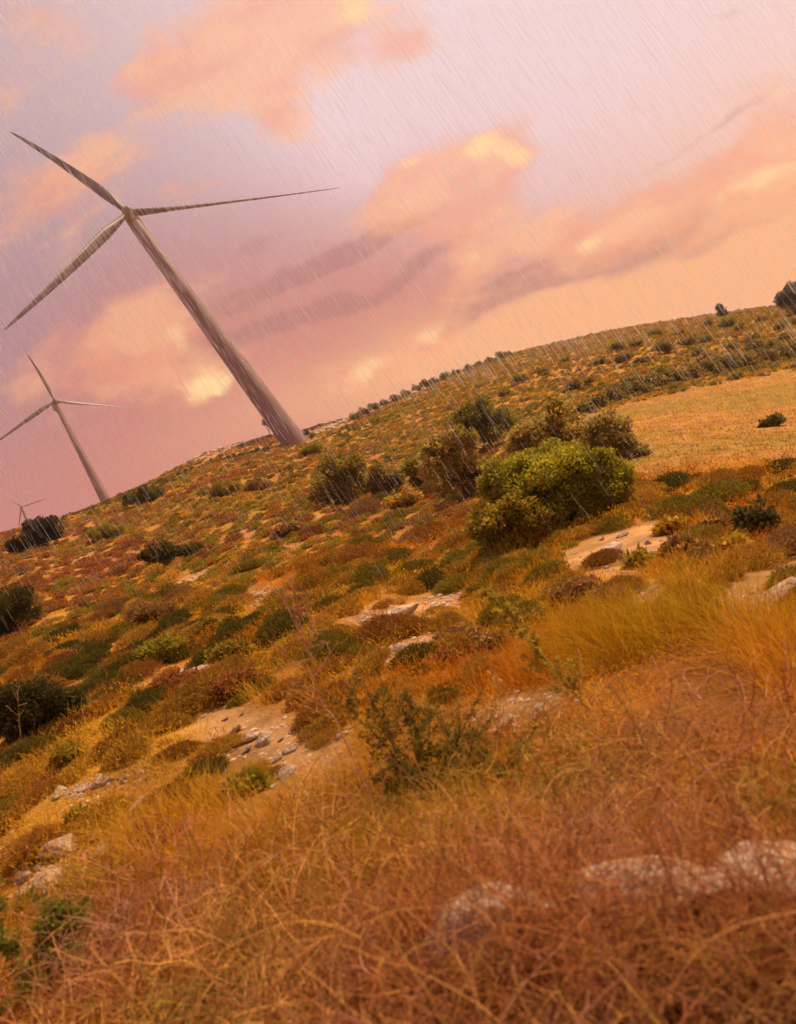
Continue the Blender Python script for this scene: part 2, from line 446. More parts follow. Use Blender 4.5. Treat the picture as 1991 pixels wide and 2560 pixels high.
# ------------------------------------------------------------------ bushes and trees from their clumps
def clump_tree(name, label, cat, base_px, circles, col, dens=1.0, leaf=.16, group=None, trunk=True, seed=1, Dscale=None, shade=.25, var=.35, flat=.8):
    rng = np.random.default_rng(seed)
    base = at(*base_px); D = float(np.linalg.norm(base))
    root = empty(name, base)
    tag(root, label, cat, group)
    mb = MB()
    cs = []
    col = np.array(col)
    for cx, cy, rad in circles:
        w = rad / F * D * (1.12 if trunk else 1.0)
        c = ray(cx, cy) * (D + rng.uniform(-.4, .5) * w) * 1.0 - base
        gz = ground_z(c[0] + base[0], c[1] + base[1]) - base[2]
        c[2] = max(c[2], gz + w * .25)
        cs.append((c, w))
        nsub = 15
        sp = rdir(nsub, rng) * w * rng.uniform(.45, .95, (nsub, 1)); sp[:, 2] *= flat
        for q in np.concatenate([sp, np.zeros((1, 3))]):
            sr = w * rng.uniform(.28, .5)
            nl = int(dens * 130 * (sr / leaf) ** 2 * .16) + 6
            d = rdir(nl, rng); d[:, 2] = d[:, 2] * .8 + .12
            rr_ = sr * rng.uniform(.35, 1.05, (nl, 1)) ** .6
            p = c + q + d * rr_
            ld = unit(d * .7 + rdir(nl, rng) * .9 + np.array([0, 0, .25]))
            cv = col * (1 + var * rng.normal(0, .6)) * rng.uniform(.72, 1.28, (nl, 1))
            cv = cv * (1 + rng.normal(0, .10, (nl, 3)))
            leaves(mb, p, ld, leaf * rng.uniform(.6, 1.4, nl), leaf * .55 * rng.uniform(.7, 1.3, nl), np.clip(cv, .005, .8), rng)
    mb.obj('crown', M_LEAF, root)
    if trunk:
        tb = MB()
        cen = np.mean([c for c, w in cs], 0); hgt = max(cen[2], .3)
        k = 7; t = np.linspace(0, 1, k)[None, :, None]
        foot = np.array([[0, 0, -.25]])
        tr = foot[:, None] + (cen * .65 - foot)[:, None] * t + rng.normal(0, .03 * hgt, (1, k, 3)) * (t > .05)
        r0 = .045 * hgt + .03
        tubes(tb, tr, r0 * (1 - .5 * np.linspace(0, 1, k))[None], (1, 1, 1), 8)
        for c, w in cs:
            st = tr[0, rng.integers(2, k - 1)]
            l = st[None, None] + (c - st)[None, None] * t + rng.normal(0, .04 * hgt, (1, k, 3)) * (t > .05)
            tubes(tb, l, r0 * .5 * (1 - .75 * np.linspace(0, 1, k))[None], (1, 1, 1), 6)
        tb.obj('trunk', M_BARK, root)
    return root

G_BRI, G_YEL, G_DRK, G_OLV, G_BRN, G_VDK = (.40, .37, .035), (.36, .27, .032), (.26, .235, .04), (.50, .385, .085), (.46, .345, .085), (.05, .045, .018)
T = clump_tree
T('broad_tree', 'broad bright green tree with a wide domed crown, the greenest on the slope', 'tree', (1400, 1318), [(1390, 1215, 88), (1305, 1205, 74), (1475, 1222, 74), (1390, 1180, 62), (1250, 1195, 50), (1305, 1165, 45), (1365, 1155, 45), (1425, 1152, 42), (1490, 1168, 45), (1535, 1200, 42), (1550, 1235, 32), (1235, 1225, 38),
  (1290, 1235, 52), (1365, 1220, 55), (1440, 1225, 55), (1505, 1245, 45), (1390, 1275, 45), (1450, 1285, 38), (1330, 1268, 38), (1495, 1275, 30), (1410, 1300, 30)], G_BRI, 1.3, .062, seed=11)
T('leafy_bush', 'yellow green bush in front of the broad bright green tree, left of its shaded foot', 'bush', (1275, 1405), [(1275, 1320, 60), (1225, 1290, 42), (1285, 1272, 40), (1330, 1300, 38), (1235, 1335, 45), (1300, 1335, 45), (1272, 1370, 38), (1195, 1318, 28), (1340, 1280, 28), (1225, 1372, 26)], G_YEL, 1.15, .06, seed=12)
T('round_tree', 'dark green round tree farthest up the slope, behind the olive trees', 'tree', (1228, 1120), [(1155, 1055, 32), (1200, 1030, 36), (1248, 1055, 34), (1222, 1085, 34), (1175, 1040, 30), (1204, 1003, 15), (1190, 1065, 30)], G_DRK, 1.1, .13, seed=13)
T('olive_tree', 'greyish olive tree standing directly behind the broad bright green tree', 'tree', (1395, 1150), [(1385, 1045, 40), (1335, 1085, 45), (1420, 1075, 45), (1295, 1105, 36), (1370, 1105, 45), (1450, 1100, 36), (1400, 1022, 25)], G_OLV, 1.0, .13, seed=14)
T('olive_tree', 'olive tree with a ragged crown at the corner of the golden field', 'tree', (1545, 1150), [(1512, 1060, 34), (1485, 1092, 36), (1535, 1098, 38), (1575, 1125, 26), (1608, 1128, 16), (1515, 1125, 34), (1548, 1072, 22)], (.40, .30, .075), 1.0, .13, seed=15)
T('brown_tree', 'dull brown olive tree left of the broad bright green tree', 'tree', (1165, 1245), [(1115, 1110, 42), (1160, 1105, 36), (1100, 1150, 45), (1165, 1155, 50), (1205, 1180, 36), (1130, 1195, 45), (1180, 1212, 34), (1085, 1120, 24)], G_BRN, 1.0, .12, seed=16)
T('rounded_bush', 'large dark olive rounded bush standing alone left of the brown tree', 'bush', (850, 1262), [(830, 1175, 38), (870, 1162, 36), (818, 1210, 36), (868, 1208, 45), (800, 1235, 24), (893, 1185, 26), (845, 1235, 34)], (.37, .28, .06), 1.1, .115, seed=17)
T('rounded_bush', 'smaller dark rounded bush touching the right side of the large dark olive one', 'bush', (962, 1248), [(955, 1192, 34), (988, 1202, 26), (930, 1208, 28), (962, 1222, 28)], (.33, .245, .055), 1.1, .11, seed=18)
T('low_bush', 'low dark green bush between the small rounded bush and the brown tree', 'bush', (1050, 1215), [(1035, 1170, 30), (1072, 1188, 28), (1008, 1183, 24), (1045, 1195, 24)], (.33, .27, .045), 1.0, .11, seed=19)
T('dark_bush', 'almost black bush on the skyline under the tiny distant turbine', 'bush', (95, 1376), [(112, 1312, 26), (134, 1328, 22), (82, 1332, 28), (58, 1358, 20), (100, 1352, 24), (30, 1365, 14)], G_VDK, 1.2, .12, seed=20)
T('skyline_tree', 'dark tree cut by the edge of the picture at the top of the right hill', 'tree', (1988, 790), [(1978, 745, 26), (1976, 720, 13), (1998, 755, 28), (1957, 745, 14), (2010, 720, 26)], (.12, .10, .04), 1.0, .25, seed=21)
T('small_conifer', 'small pointed dark conifer alone on the skyline of the right hill', 'tree', (1806, 792), [(1806, 780, 10), (1801, 770, 7), (1797, 764, 5), (1815, 786, 8)], (.06, .06, .03), 1.0, .25, seed=22)
T('green_bush', 'dark green bush below the skyline between the two smaller turbines and the big tower', 'bush', (358, 1262), [(350, 1238, 24), (385, 1240, 22), (322, 1248, 18)], (.13, .12, .03), 1.1, .11, seed=23)
T('spreading_bush', 'low spreading dark green bush in the rusty grass below the small turbine', 'bush', (440, 1402), [(430, 1376, 24), (392, 1384, 24), (468, 1384, 24), (502, 1390, 16), (365, 1392, 16)], (.12, .105, .026), 1.1, .1, seed=24)
T('dense_shrub', 'large very dark shrub cut by the left edge, halfway down the slope', 'shrub', (80, 1850), [(95, 1755, 52), (30, 1785, 55), (150, 1765, 42), (70, 1815, 45), (-30, 1800, 60), (190, 1750, 26)], (.085, .075, .02), 1.1, .04, seed=25, trunk=True)
T('dense_shrub', 'dark green shrub at the left edge above the very dark one', 'shrub', (20, 1600), [(15, 1520, 42), (60, 1495, 30), (20, 1560, 38), (-30, 1540, 50), (75, 1530, 22)], (.12, .10, .025), 1.1, .05, seed=26)
T('green_bush', 'dark green bush at the right edge below the golden field', 'bush', (1888, 1348), [(1880, 1295, 30), (1905, 1322, 26), (1860, 1318, 22), (1925, 1300, 16)], (.12, .105, .03), 1.1, .08, seed=27)
T('field_shrub', 'lone small green shrub in the open golden field', 'shrub', (1928, 1066), [(1935, 1052, 13), (1915, 1059, 11), (1952, 1050, 9)], (.19, .18, .03), 1.1, .12, seed=28, trunk=False)
T('dark_shrub', 'small dark shrub poking out left of the big turbine tower foot', 'shrub', (668, 1078), [(668, 1052, 10), (674, 1062, 7), (662, 1058, 6)], (.04, .04, .02), 1.2, .14, seed=29)
T('post_shrub', 'small twiggy shrub beside the right foot of the big turbine tower', 'shrub', (782, 1098), [(768, 1082, 7), (780, 1088, 8), (760, 1086, 5)], (.10, .07, .03), .7, .14, seed=30)

for i, (x, y, r_, c, lab) in enumerate([(445, 1710, 52, 'r', 'dark reddish brown heath shrub, left one of a touching pair above the stony patch'), (590, 1715, 56, 'r', 'dark reddish brown heath shrub, right one of a touching pair above the stony patch'),
    (575, 1635, 44, 'o', 'olive heath shrub just above the reddish brown pair'), (400, 1630, 50, 'g', 'soft green heath shrub above and left of the reddish brown pair'), (375, 1535, 46, 'b', 'dark brown heath shrub alone near the middle of the left slope'),
    (530, 1570, 36, 'o', 'small olive heath shrub right of the dark brown one on the left slope'), (170, 1890, 36, 'o', 'olive heath shrub under the very dark shrub at the left edge'), (620, 1960, 42, 'g', 'bright olive green heath shrub below the stony patch'),
    (205, 2040, 26, 'o', 'olive heath shrub beside pale stones at the lower left'), (385, 2085, 46, 'r', 'large rusty heath shrub right of the flat slab at the lower left'), (1440, 1480, 50, 'b', 'dark brown heath shrub below the eroded bank, larger one'), (1515, 1495, 38, 'b', 'dark brown heath shrub below the eroded bank, smaller one'),
    (1150, 1600, 48, 'b', 'brown heath shrub right of the long flat slab, larger one'), (1230, 1612, 36, 'b', 'brown heath shrub right of the long flat slab, smaller one'), (1110, 1655, 34, 'r', 'reddish heath shrub below the brown ones near the long slab'), (1235, 1682, 30, 'r', 'small reddish heath shrub behind the topmost wild oat'),
    (1350, 1545, 30, 'o', 'small olive heath shrub beside the yellow green weed'), (1680, 1320, 28, 'y', 'yellowish heath shrub on the orange strip above the eroded bank'), (1705, 1380, 42, 'b', 'brown heath shrub right of the eroded bank'), (1778, 1322, 30, 'b', 'small dark brown heath shrub left of the dark green bush at the right edge'),
    (1600, 1405, 24, 'o', 'small olive heath shrub on the eroded bank'), (1825, 1372, 32, 'y', 'golden heath shrub under the dark green bush at the right edge'), (560, 1225, 34, 'o', 'olive heath shrub below the ridge left of the big turbine'), (650, 1215, 30, 'b', 'brown heath shrub below the foot of the big turbine'),
    (780, 1125, 26, 'g', 'green heath shrub close below the big turbine foot'), (270, 1330, 36, 'g', 'green heath shrub right of the almost black skyline bush'), (1010, 1250, 40, 'y', 'golden heath shrub below the small rounded bush'), (720, 1330, 30, 'b', 'brown heath shrub on open slope below the large rounded bush')]):
    cc_ = {'r': (.42, .18, .05), 'b': (.36, .21, .07), 'o': (.38, .28, .04), 'g': (.36, .32, .035), 'y': (.56, .36, .045)}[c]
    q_ = np.random.default_rng(300 + i)
    T('heath_shrub', lab, 'shrub', (x, y + r_ * .55), [(x - r_ * .75, y + r_ * .15, r_ * .6), (x, y - r_ * .15, r_ * .72), (x + r_ * .75, y - r_ * .1, r_ * .6), (x + q_.uniform(-.3, .3) * r_, y + r_ * .3, r_ * .6)], cc_, 1.15, .05 if y > 1450 else .11, seed=300 + i, trunk=False, var=.25, flat=.7)

# shrubs on the skyline right of the tower, on the right hill and along the field edge
for i, (x, y, r_) in enumerate([(885, 1046, 12), (908, 1034, 14), (932, 1022, 13), (958, 1012, 10), (985, 1000, 11), (1010, 988, 12), (1040, 975, 11), (1062, 966, 14), (1085, 956, 11), (1110, 944, 12), (1140, 933, 9), (1168, 922, 9), (1195, 913, 8), (1222, 903, 9), (1250, 892, 12), (1266, 889, 9)]):
    T('skyline_shrub', 'dark green shrub in the row along the skyline right of the big turbine', 'shrub', (x, y + 5), [(x, y - r_ * .3, r_), (x + r_ * .8, y - r_ * .4, r_ * .75)], (.24, .20, .05), 1.0, .18, 'shrubs in a row on the skyline', seed=100 + i, trunk=False)
for i, (x, y, r_) in enumerate([(1455, 1028, 17), (1490, 1012, 20), (1525, 1000, 22), (1560, 985, 24), (1600, 978, 20), (1635, 962, 22), (1680, 950, 22), (1725, 940, 22), (1770, 928, 21), (1815, 918, 22), (1860, 908, 22), (1905, 900, 22), (1950, 890, 22), (1990, 882, 22), (1580, 955, 16), (1650, 935, 15), (1770, 900, 16), (1890, 872, 16)]):
    T('hedge_bush', 'dark grey green bush in the band of bushes behind the golden field', 'bush', (x, y + r_ * .4), [(x - r_ * .95, y, r_ * .85), (x, y - r_ * .45, r_ * .95), (x + r_ * .95, y - r_ * .1, r_ * .85)], (.32, .25, .08) if i % 3 else (.25, .21, .06), 1.0, .18, 'bushes in a band behind the field', seed=130 + i, trunk=False)
for i, (x, y, r_, c) in enumerate([(1545, 868, 20, 0), (1590, 860, 16, 0), (1560, 895, 18, 1), (1435, 968, 20, 1), (1475, 955, 13, 1), (1665, 870, 22, 1), (1640, 832, 18, 0), (1700, 835, 12, 1), (1720, 858, 20, 1), (1822, 808, 22, 0), (1850, 820, 14, 0), (1880, 850, 18, 1), (1765, 850, 14, 1), (1930, 862, 15, 0),
    (1955, 815, 18, 0), (1985, 805, 15, 0), (1905, 800, 12, 1), (1770, 810, 12, 1), (1600, 905, 14, 1), (1360, 930, 13, 1), (1300, 950, 14, 1), (1260, 985, 13, 1), (1500, 905, 13, 1), (1745, 884, 14, 1), (1830, 868, 13, 1), (1415, 900, 11, 1), (1960, 845, 14, 1), (1200, 965, 12, 0)]):
    T('hill_shrub', 'bright yellow green shrub scattered on the right hill above the field' if c == 0 else 'dull dark shrub scattered on the right hill above the field', 'shrub', (x, y + r_ * .5), [(x - r_ * .5, y, r_ * .7), (x + r_ * .4, y - r_ * .2, r_ * .75)],
      (.36, .30, .05) if c == 0 else (.28, .22, .075), 1.0, .18, 'bright green shrubs on the right hill' if c == 0 else 'dull dark shrubs on the right hill', seed=160 + i, trunk=False)

# ------------------------------------------------------------------ low stone banks on the ridge either side of the tower
def stone_wall(label, pts, hgt, seed):
    rng = np.random.default_rng(seed); P = np.array([at(*q) for q in pts])
    root = MB()
    for a, b in zip(P[:-1], P[1:]):
        n = max(3, int(np.linalg.norm(b - a) / .42))
        for t in np.linspace(0, 1, n, endpoint=False):
            c = a + (b - a) * t
            for lev in range(2):
                s = rng.uniform(.28, .42) * np.array([1.25, .9, .62]); v, f = ICO2
                v = v * (1 + n3(v, 1.3, int(rng.integers(999)))[:, None] * .6) * s * hgt / .5
                an = rng.uniform(0, 6.28); ca, sa = math.cos(an), math.sin(an)
                v = np.stack([v[:, 0] * ca - v[:, 1] * sa, v[:, 0] * sa + v[:, 1] * ca, v[:, 2]], 1)
                q = c + rng.normal(0, .08, 3); z0 = ground_z(q[0], q[1])
                root.add(v + np.array([q[0], q[1], z0 + (.1 + .36 * lev) * hgt / .5]) - P[0], f)
    o = root.obj('stone_wall', M_ROCKD, None, P[0]); tag(o, label, 'stone wall')
stone_wall('low dark dry stone wall on the ridge left of the big turbine tower', [(600, 1122), (635, 1110), (665, 1098), (692, 1092)], .5, 3)
stone_wall('low dark dry stone wall on the ridge right of the big turbine tower', [(765, 1080), (800, 1068), (830, 1058), (856, 1052)], .45, 4)

# ------------------------------------------------------------------ rocks
def rock_mesh(seed, flat):
    v, f = ICO4
    v = v * (1 + n3(v, 1.1, seed)[:, None] * 1.0 + n3(v, 2.7, seed + 3)[:, None] * .5 - np.abs(n3(v, 3.6, seed + 8))[:, None] * .55)
    for q in range(13):                                             # broken facets
        rng = np.random.default_rng(seed * 13 + q); d = rdir(1, rng)[0]; h_ = rng.uniform(.48, .78)
        ex = np.maximum(v @ d - h_, 0); v = v - ex[:, None] * d * .85
    v = v * np.array([1, .8, flat])
    v = v + v * n3(v, 9, seed + 6)[:, None] * .09
    return MB().add(v, f, (1, 1, 1), 0, True).mesh('rock', [M_ROCK])
ROCKS = [rock_mesh(s, fl) for s, fl in ((3, .45), (8, .6), (15, .35), (22, .75), (31, .5))]

def rock(px, py, wpx, label, k=None, tall=1.0, group=None, sink=.25, rot=None):
    p = at(px, py); D = np.linalg.norm(p); s = wpx / F * D * .5
    k = int(RNG.integers(len(ROCKS))) if k is None else k
    o = bpy.data.objects.new('rock', ROCKS[k]); COL.objects.link(o)
    o.location = (p[0], p[1], p[2] + s * (.25 - sink)); o.scale = (s, s, s * tall)
    o.rotation_euler = (RNG.normal(0, .15), .2 + RNG.normal(0, .12), RNG.uniform(0, 6.28) if rot is None else rot)
    tag(o, label, 'rock', group)
    return o
rock(1275, 2375, 380, 'pale weathered boulder behind dry twigs near the bottom, smaller of the two whitish ones', 1, .85, rot=.2, sink=-.12)
rock(1690, 2355, 390, 'largest whitish boulder, behind dry twigs at the bottom right', 3, .9, rot=-.5, sink=-.12)
rock(1895, 2315, 400, 'whitish boulder touching the largest one, nearest the right edge', 0, .85, rot=.6, sink=-.08)
rock(1090, 2420, 150, 'low whitish stone left of the two boulders near the bottom', 4, .8, rot=1.1, sink=.05)
rock(965, 1556, 220, 'long flat pale rock slab in the middle of the slope', 2, .9, rot=.3)
rock(170, 2118, 150, 'flat pale slab in rusty scrub at the lower left', 0, .8, rot=.4)
rock(245, 2142, 70, 'small pale stone beside the flat slab at the lower left', 1)
rock(120, 2210, 130, 'half buried pink stone below the flat slab at the lower left', 0)
for x, y, w, k_, lab in ((1530, 1385, 120, 3, 'broad broken rock on the eroded bank right of the yellow green bush'), (1615, 1400, 90, 1, 'smaller broken rock at the right end of the eroded bank'), (1905, 1510, 170, 2, 'long pale outcrop at the right edge below the field, lower one'),
        (1965, 1475, 150, 4, 'pale outcrop cut by the right edge, above the long one'), (1255, 1812, 120, 2, 'pale flat rock right of the thorny shrub, lower one'), (1345, 1790, 110, 0, 'pale flat rock right of the thorny shrub, upper one'), (620, 1850, 130, 2, 'largest flat stone in the bare stony patch')):
    rock(x, y, w, lab, k_, .8)
for x, y, w in ((500, 1672, 70), (470, 1705, 60), (640, 1500, 60)):
    rock(x, y, w, 'flat pale rock on the open slope above the stony patch', None, .8, 'flat rocks above the stony patch')
for x, y, w in ((560, 1800, 30), (585, 1830, 60), (660, 1860, 80), (610, 1880, 50), (730, 1880, 44), (700, 1850, 36), (790, 1820, 50), (830, 1790, 70), (760, 1790, 40), (520, 1860, 36), (545, 1905, 60), (690, 1905, 40), (720, 1935, 70), (860, 1840, 50), (640, 1830, 24), (770, 1850, 24), (600, 1790, 26)):
    rock(x, y, w, 'pale stone lying in the bare stony patch left of the thorny shrub', None, 1, 'stones in the bare stony patch')
for x, y, w in ((200, 1975, 80), (150, 1990, 60), (260, 1960, 60), (310, 1950, 40), (30, 1985, 60), (60, 2200, 60), (20, 1965, 40), (330, 2035, 90), (270, 2060, 60)):
    rock(x, y, w, 'pale stone in rusty scrub near the lower left edge', None, 1, 'stones near the lower left edge')
for x, y, w in ((1500, 1350, 30), (1540, 1385, 36), (1590, 1400, 30), (1620, 1360, 30), (1560, 1340, 36), (1620, 1480, 44), (1660, 1490, 40), (1560, 1500, 40), (1520, 1420, 26), (1700, 1500, 30), (1640, 1520, 30)):
    rock(x, y, w, 'pale broken stone on the eroded bank right of the yellow green bush', None, .9, 'stones on the eroded bank')
for x, y, w in ((1010, 1625, 60), (1060, 1640, 70), (960, 1640, 40), (1110, 1690, 44), (1130, 1640, 30)):
    rock(x, y, w, 'pale stone below the long flat slab', None, .9, 'stones below the long slab')
for x, y, w in ((130, 1600, 40), (90, 1735, 70), (40, 1750, 50), (240, 1560, 40), (360, 1540, 44)):
    rock(x, y, w, 'pale rock among dark shrubs at the left edge', None, .9, 'rocks among the left shrubs')

rng = np.random.default_rng(31)
mb = MB()
for px_, py_, a_, b_, g_ in BARE + NOGRASS:
    for q in range(70):
        u, v = rng.normal(0, .5, 2); c_, s_ = math.cos(math.radians(g_)), math.sin(math.radians(g_))
        p = at(px_ + u * a_ * c_ - v * b_ * s_, py_ + u * a_ * s_ + v * b_ * c_)
        v_, f_ = ICO2; sz = rng.uniform(2.5, 11) * rng.uniform(.4, 1) / F * np.linalg.norm(p)
        v_ = v_ * (1 + n3(v_, 1.5, int(rng.integers(999)))[:, None] * .9) * sz * np.array([1.2, .9, .6])
        an = rng.uniform(0, 6.28); ca, sa = math.cos(an), math.sin(an)
        mb.add(np.stack([v_[:, 0] * ca - v_[:, 1] * sa, v_[:, 0] * sa + v_[:, 1] * ca, v_[:, 2]], 1) + p, f_)
o = mb.obj('pebbles', M_ROCK); tag(o, 'small loose stones scattered over the bare patches of the slope', 'stones', None, 'stuff')

# ------------------------------------------------------------------ cushion scrub
def cushion(mb, c, R_, hfac, col, n, leaf, rng, core=True, spiky=.5):
    ls = int(rng.integers(9999))
    shape = lambda q: 1 + n3(q, 1.4, ls) * .55 + n3(q, 3.4, ls + 4) * .35
    if core:
        v, f = ICO2
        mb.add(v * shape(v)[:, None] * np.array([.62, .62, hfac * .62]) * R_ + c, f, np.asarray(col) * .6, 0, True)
    d = rdir(n, rng); d[:, 2] = np.abs(d[:, 2]) - .15
    rr_ = (R_ * shape(d) * rng.uniform(.72, 1.02, n))[:, None]
    p = c + d * rr_ * np.array([1, 1, hfac])
    ld = unit(d * spiky + rdir(n, rng) * .55 + np.array([0, 0, .35]))
    cc = np.asarray(col) * rng.uniform(.42, 1.62, (n, 1)) * (1 + rng.normal(0, .10, (n, 3)))
    leaves(mb, p, ld, leaf * rng.uniform(.6, 1.6, n), leaf * .42 * rng.uniform(.6, 1.3, n), np.clip(cc, .005, .9), rng)

PAL = {'olive green': (.31, .245, .03), 'rust brown': (.42, .20, .038), 'dark green': (.17, .145, .024), 'grey brown': (.34, .20, .075), 'golden': (.54, .315, .045), 'reddish brown': (.34, .14, .045)}
def pick_cols(x, y, px, py, rng):
    """colour kind of a cushion: drifts of olive, rust and brown over the slope"""
    n1 = fbm(x / 11, y / 11, 61, 3) + rng.normal(0, .07, len(x))
    out = np.full(len(x), 'olive green', dtype=object)
    out[n1 > .50] = 'rust brown'; out[n1 > .57] = 'grey brown'; out[n1 > .64] = 'reddish brown'; out[n1 < .43] = 'golden'; out[n1 < .34] = 'dark green'
    u = rng.uniform(0, 1, len(x))
    lowleft = (py > 1650) & (px < 900)
    out[lowleft & (u < .5)] = 'rust brown'; out[lowleft & (u < .16)] = 'reddish brown'
    mid = (py > 1250) & (py < 1560) & (px > 350) & (px < 1250)
    out[mid & (u < .40)] = 'olive green'; out[mid & (u < .14)] = 'golden'
    far_r = (py < 1150) & (px > 950)
    out[far_r & (u < .55)] = 'olive green'; out[far_r & (u < .12)] = 'golden'
    return out

def scatter(n, r0, r1, rng, power=1.0):
    """points on the slope in view: area density falls as r**-power"""
    u = rng.uniform(0, 1, n); e = 2 - power
    r = np.exp(math.log(r0) + u * math.log(r1 / r0)) if abs(e) < 1e-6 else (r0 ** e + u * (r1 ** e - r0 ** e)) ** (1 / e)
    th = np.radians(rng.uniform(-48, 44, n))
    x, y = r * np.sin(th), r * np.cos(th)
    z = ground_z(x, y); px, py = proj(np.stack([x, y, z], -1))
    k = (px > -420) & (px < W + 520) & (py < H + 700)
    return x[k], y[k], z[k]

def thin(x, y, rad):
    """keep points whose discs do not crowd one another"""
    keep, cell = [], {}
    for i in range(len(x)):
        s = rad[i]; g = (int(x[i] // 2), int(y[i] // 2)); ok = True
        for a in (-1, 0, 1):
            for b in (-1, 0, 1):
                for j in cell.get((g[0] + a, g[1] + b), ()):
                    if (x[i] - x[j]) ** 2 + (y[i] - y[j]) ** 2 < (.55 * (s + rad[j])) ** 2: ok = False; break
                if not ok: break
            if not ok: break
        if ok: keep.append(i); cell.setdefault(g, []).append(i)
    return np.array(keep, int)

TREES_PX = [(1390, 1225, 215, 115), (1270, 1340, 115, 90), (1150, 1170, 110, 90), (1390, 1085, 120, 65), (1545, 1100, 85, 55), (850, 1205, 85, 70), (960, 1205, 60, 45)]
rng = np.random.default_rng(42)
x, y, z = scatter(60000, 4.2, 235, rng, .85)
rad = rng.uniform(.15, .40, len(x)) * (1 + .5 * (rng.uniform(0, 1, len(x)) > .88))
rad = rad * np.interp(np.hypot(x, y), [4, 14], [.5, 1])
order = np.argsort(np.hypot(x, y)); x, y, z, rad = x[order], y[order], z[order], rad[order]
px, py, r, bare, org, fld = zones(x, y, z)
grassy = (px > 1150) & (py > 1560) | (py > 2230 - .42 * px) & (px < 1150)
k = ((bare < .35) | (rng.uniform(0, 1, len(x)) < .09)) & ~fld & (rng.uniform(0, 1, len(x)) > org * .25) & ~grassy & (r > 4.4)
k &= fbm(x / 4.5, y / 4.5, 77, 3) > .20
dth = np.degrees(np.arctan2(x, y)); dcr = np.interp(dth, DCX, DCY)
k &= r < dcr * 1.03
k &= (ell(px, py, NOGRASS) < .45) | (rng.uniform(0, 1, len(x)) < .45)
k &= np.hypot(x - TURB1[0], y - TURB1[1]) > 3.2
x, y, z, rad = x[k], y[k], z[k], rad[k]
k = thin(x, y, rad); x, y, z, rad = x[k], y[k], z[k], rad[k]
px, py, r, bare, org, fld = zones(x, y, z)
kinds = pick_cols(x, y, px, py, rng)
shown = (px > -60) & (px < W + 60) & (py < H + 60)
print('cushions', len(x), 'in frame', int(shown.sum()))
size_px = rad / r * F * shown
indiv = set(np.argsort(-size_px)[:300].tolist())
CUSH = []
for s in range(6):
    mb = MB(); q = np.random.default_rng(900 + s)
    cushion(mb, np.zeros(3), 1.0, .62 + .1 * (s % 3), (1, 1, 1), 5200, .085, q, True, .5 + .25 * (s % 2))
    tw = 90; d = rdir(tw, q); d[:, 2] = np.abs(d[:, 2]) + .2; d = unit(d)
    t = np.linspace(0, 1, 4)[None, :, None]
    tubes(mb, d[:, None] * t * q.uniform(.9, 1.25, (tw, 1, 1)) * np.array([1, 1, .75]) + q.normal(0, .03, (tw, 4, 3)) * t, .006, (1.15, 1.0, .95), 3)
    CUSH.append(mb.mesh('low_shrub', [M_SCRUB]))

def zone_name(px, py):
    if py < 1130 and px < 900: return 'near the foot of the big turbine'
    if py < 1180 and px > 1100: return 'on the right hill above the trees'
    if py < 1330 and px < 780: return 'just below the left skyline'
    if px > 1380 and py < 1700: return 'right of the broad bright green tree, below the golden field'
    if px > 780 and py < 1330: return 'beside the cluster of trees'
    if py < 1560: return 'left of the long flat slab' if px < 780 else 'around the long flat pale slab'
    if py < 1780: return 'above the bare stony patch, by the left edge' if px < 420 else ('above the bare stony patch' if px < 860 else 'behind the thorny green shrub')
    return 'around the flat slab at the lower left' if px < 480 else 'below the bare stony patch'

BIG = .38
far_mb = MB()
for i in range(len(x)):
    col = np.array(PAL[kinds[i]]) * rng.uniform(.8, 1.25); c = np.array([x[i], y[i], z[i] - .04])
    if i in indiv:
        o = bpy.data.objects.new('low_shrub', CUSH[int(rng.integers(len(CUSH)))]); COL.objects.link(o)
        s = rad[i] * (1.12 if r[i] < 40 else 1)
        o.location = c; o.scale = (s * rng.uniform(.9, 1.25), s * rng.uniform(.9, 1.2), s * rng.uniform(.75, 1.15)); o.rotation_euler = (rng.normal(0, .08), .22 + rng.normal(0, .08), rng.uniform(0, 6.28))
        o.color = (*np.clip(col, 0, 1), 1)
        lab = ('large ' if rad[i] > BIG else 'small ') + kinds[i] + ' cushion shrub ' + zone_name(px[i], py[i])
        tag(o, lab, 'shrub', lab.replace('shrub', 'shrubs', 1))
    else:
        sp_ = rad[i] / r[i] * F
        n, lf = (1500, .055) if sp_ > 32 else ((700, .08) if sp_ > 20 else ((300, .12) if sp_ > 11 else ((130, .17) if sp_ > 6 else (60, .26))))
        if not shown[i]: n //= 3
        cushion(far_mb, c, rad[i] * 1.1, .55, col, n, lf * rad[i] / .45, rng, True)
o = far_mb.obj('distant_scrub', M_SCRUB); tag(o, 'countless small cushion shrubs spread over the whole slope', 'scrub', None, 'stuff')

# ------------------------------------------------------------------ grass
def grass_patch(name, label, x, y, z, per, hgt, wd, cols, rng, spread, curved=True, lean=.5):
    n = len(x); pi = np.repeat(np.arange(n), per); m = len(pi)
    ox, oy = rng.normal(0, spread, m), rng.normal(0, spread, m)
    X, Y = x[pi] + ox, y[pi] + oy
    p = np.stack([X, Y, ground_z(X, Y) - .015], 1)
    c = np.asarray(cols)[pi] * rng.uniform(.65, 1.3, (m, 1)) * (1 + rng.normal(0, .06, (m, 3)))
    hs = np.broadcast_to(hgt, n)[pi] * rng.uniform(.5, 1.3, m)
    mb = MB(); blades(mb, p, hs, np.broadcast_to(wd, n)[pi] * rng.uniform(.6, 1.3, m), rng.uniform(.1, lean * 2, m), np.clip(c, .01, .9), rng, 0, curved)
    o = mb.obj(name, M_GRASS); tag(o, label, 'grass', None, 'stuff'); return o

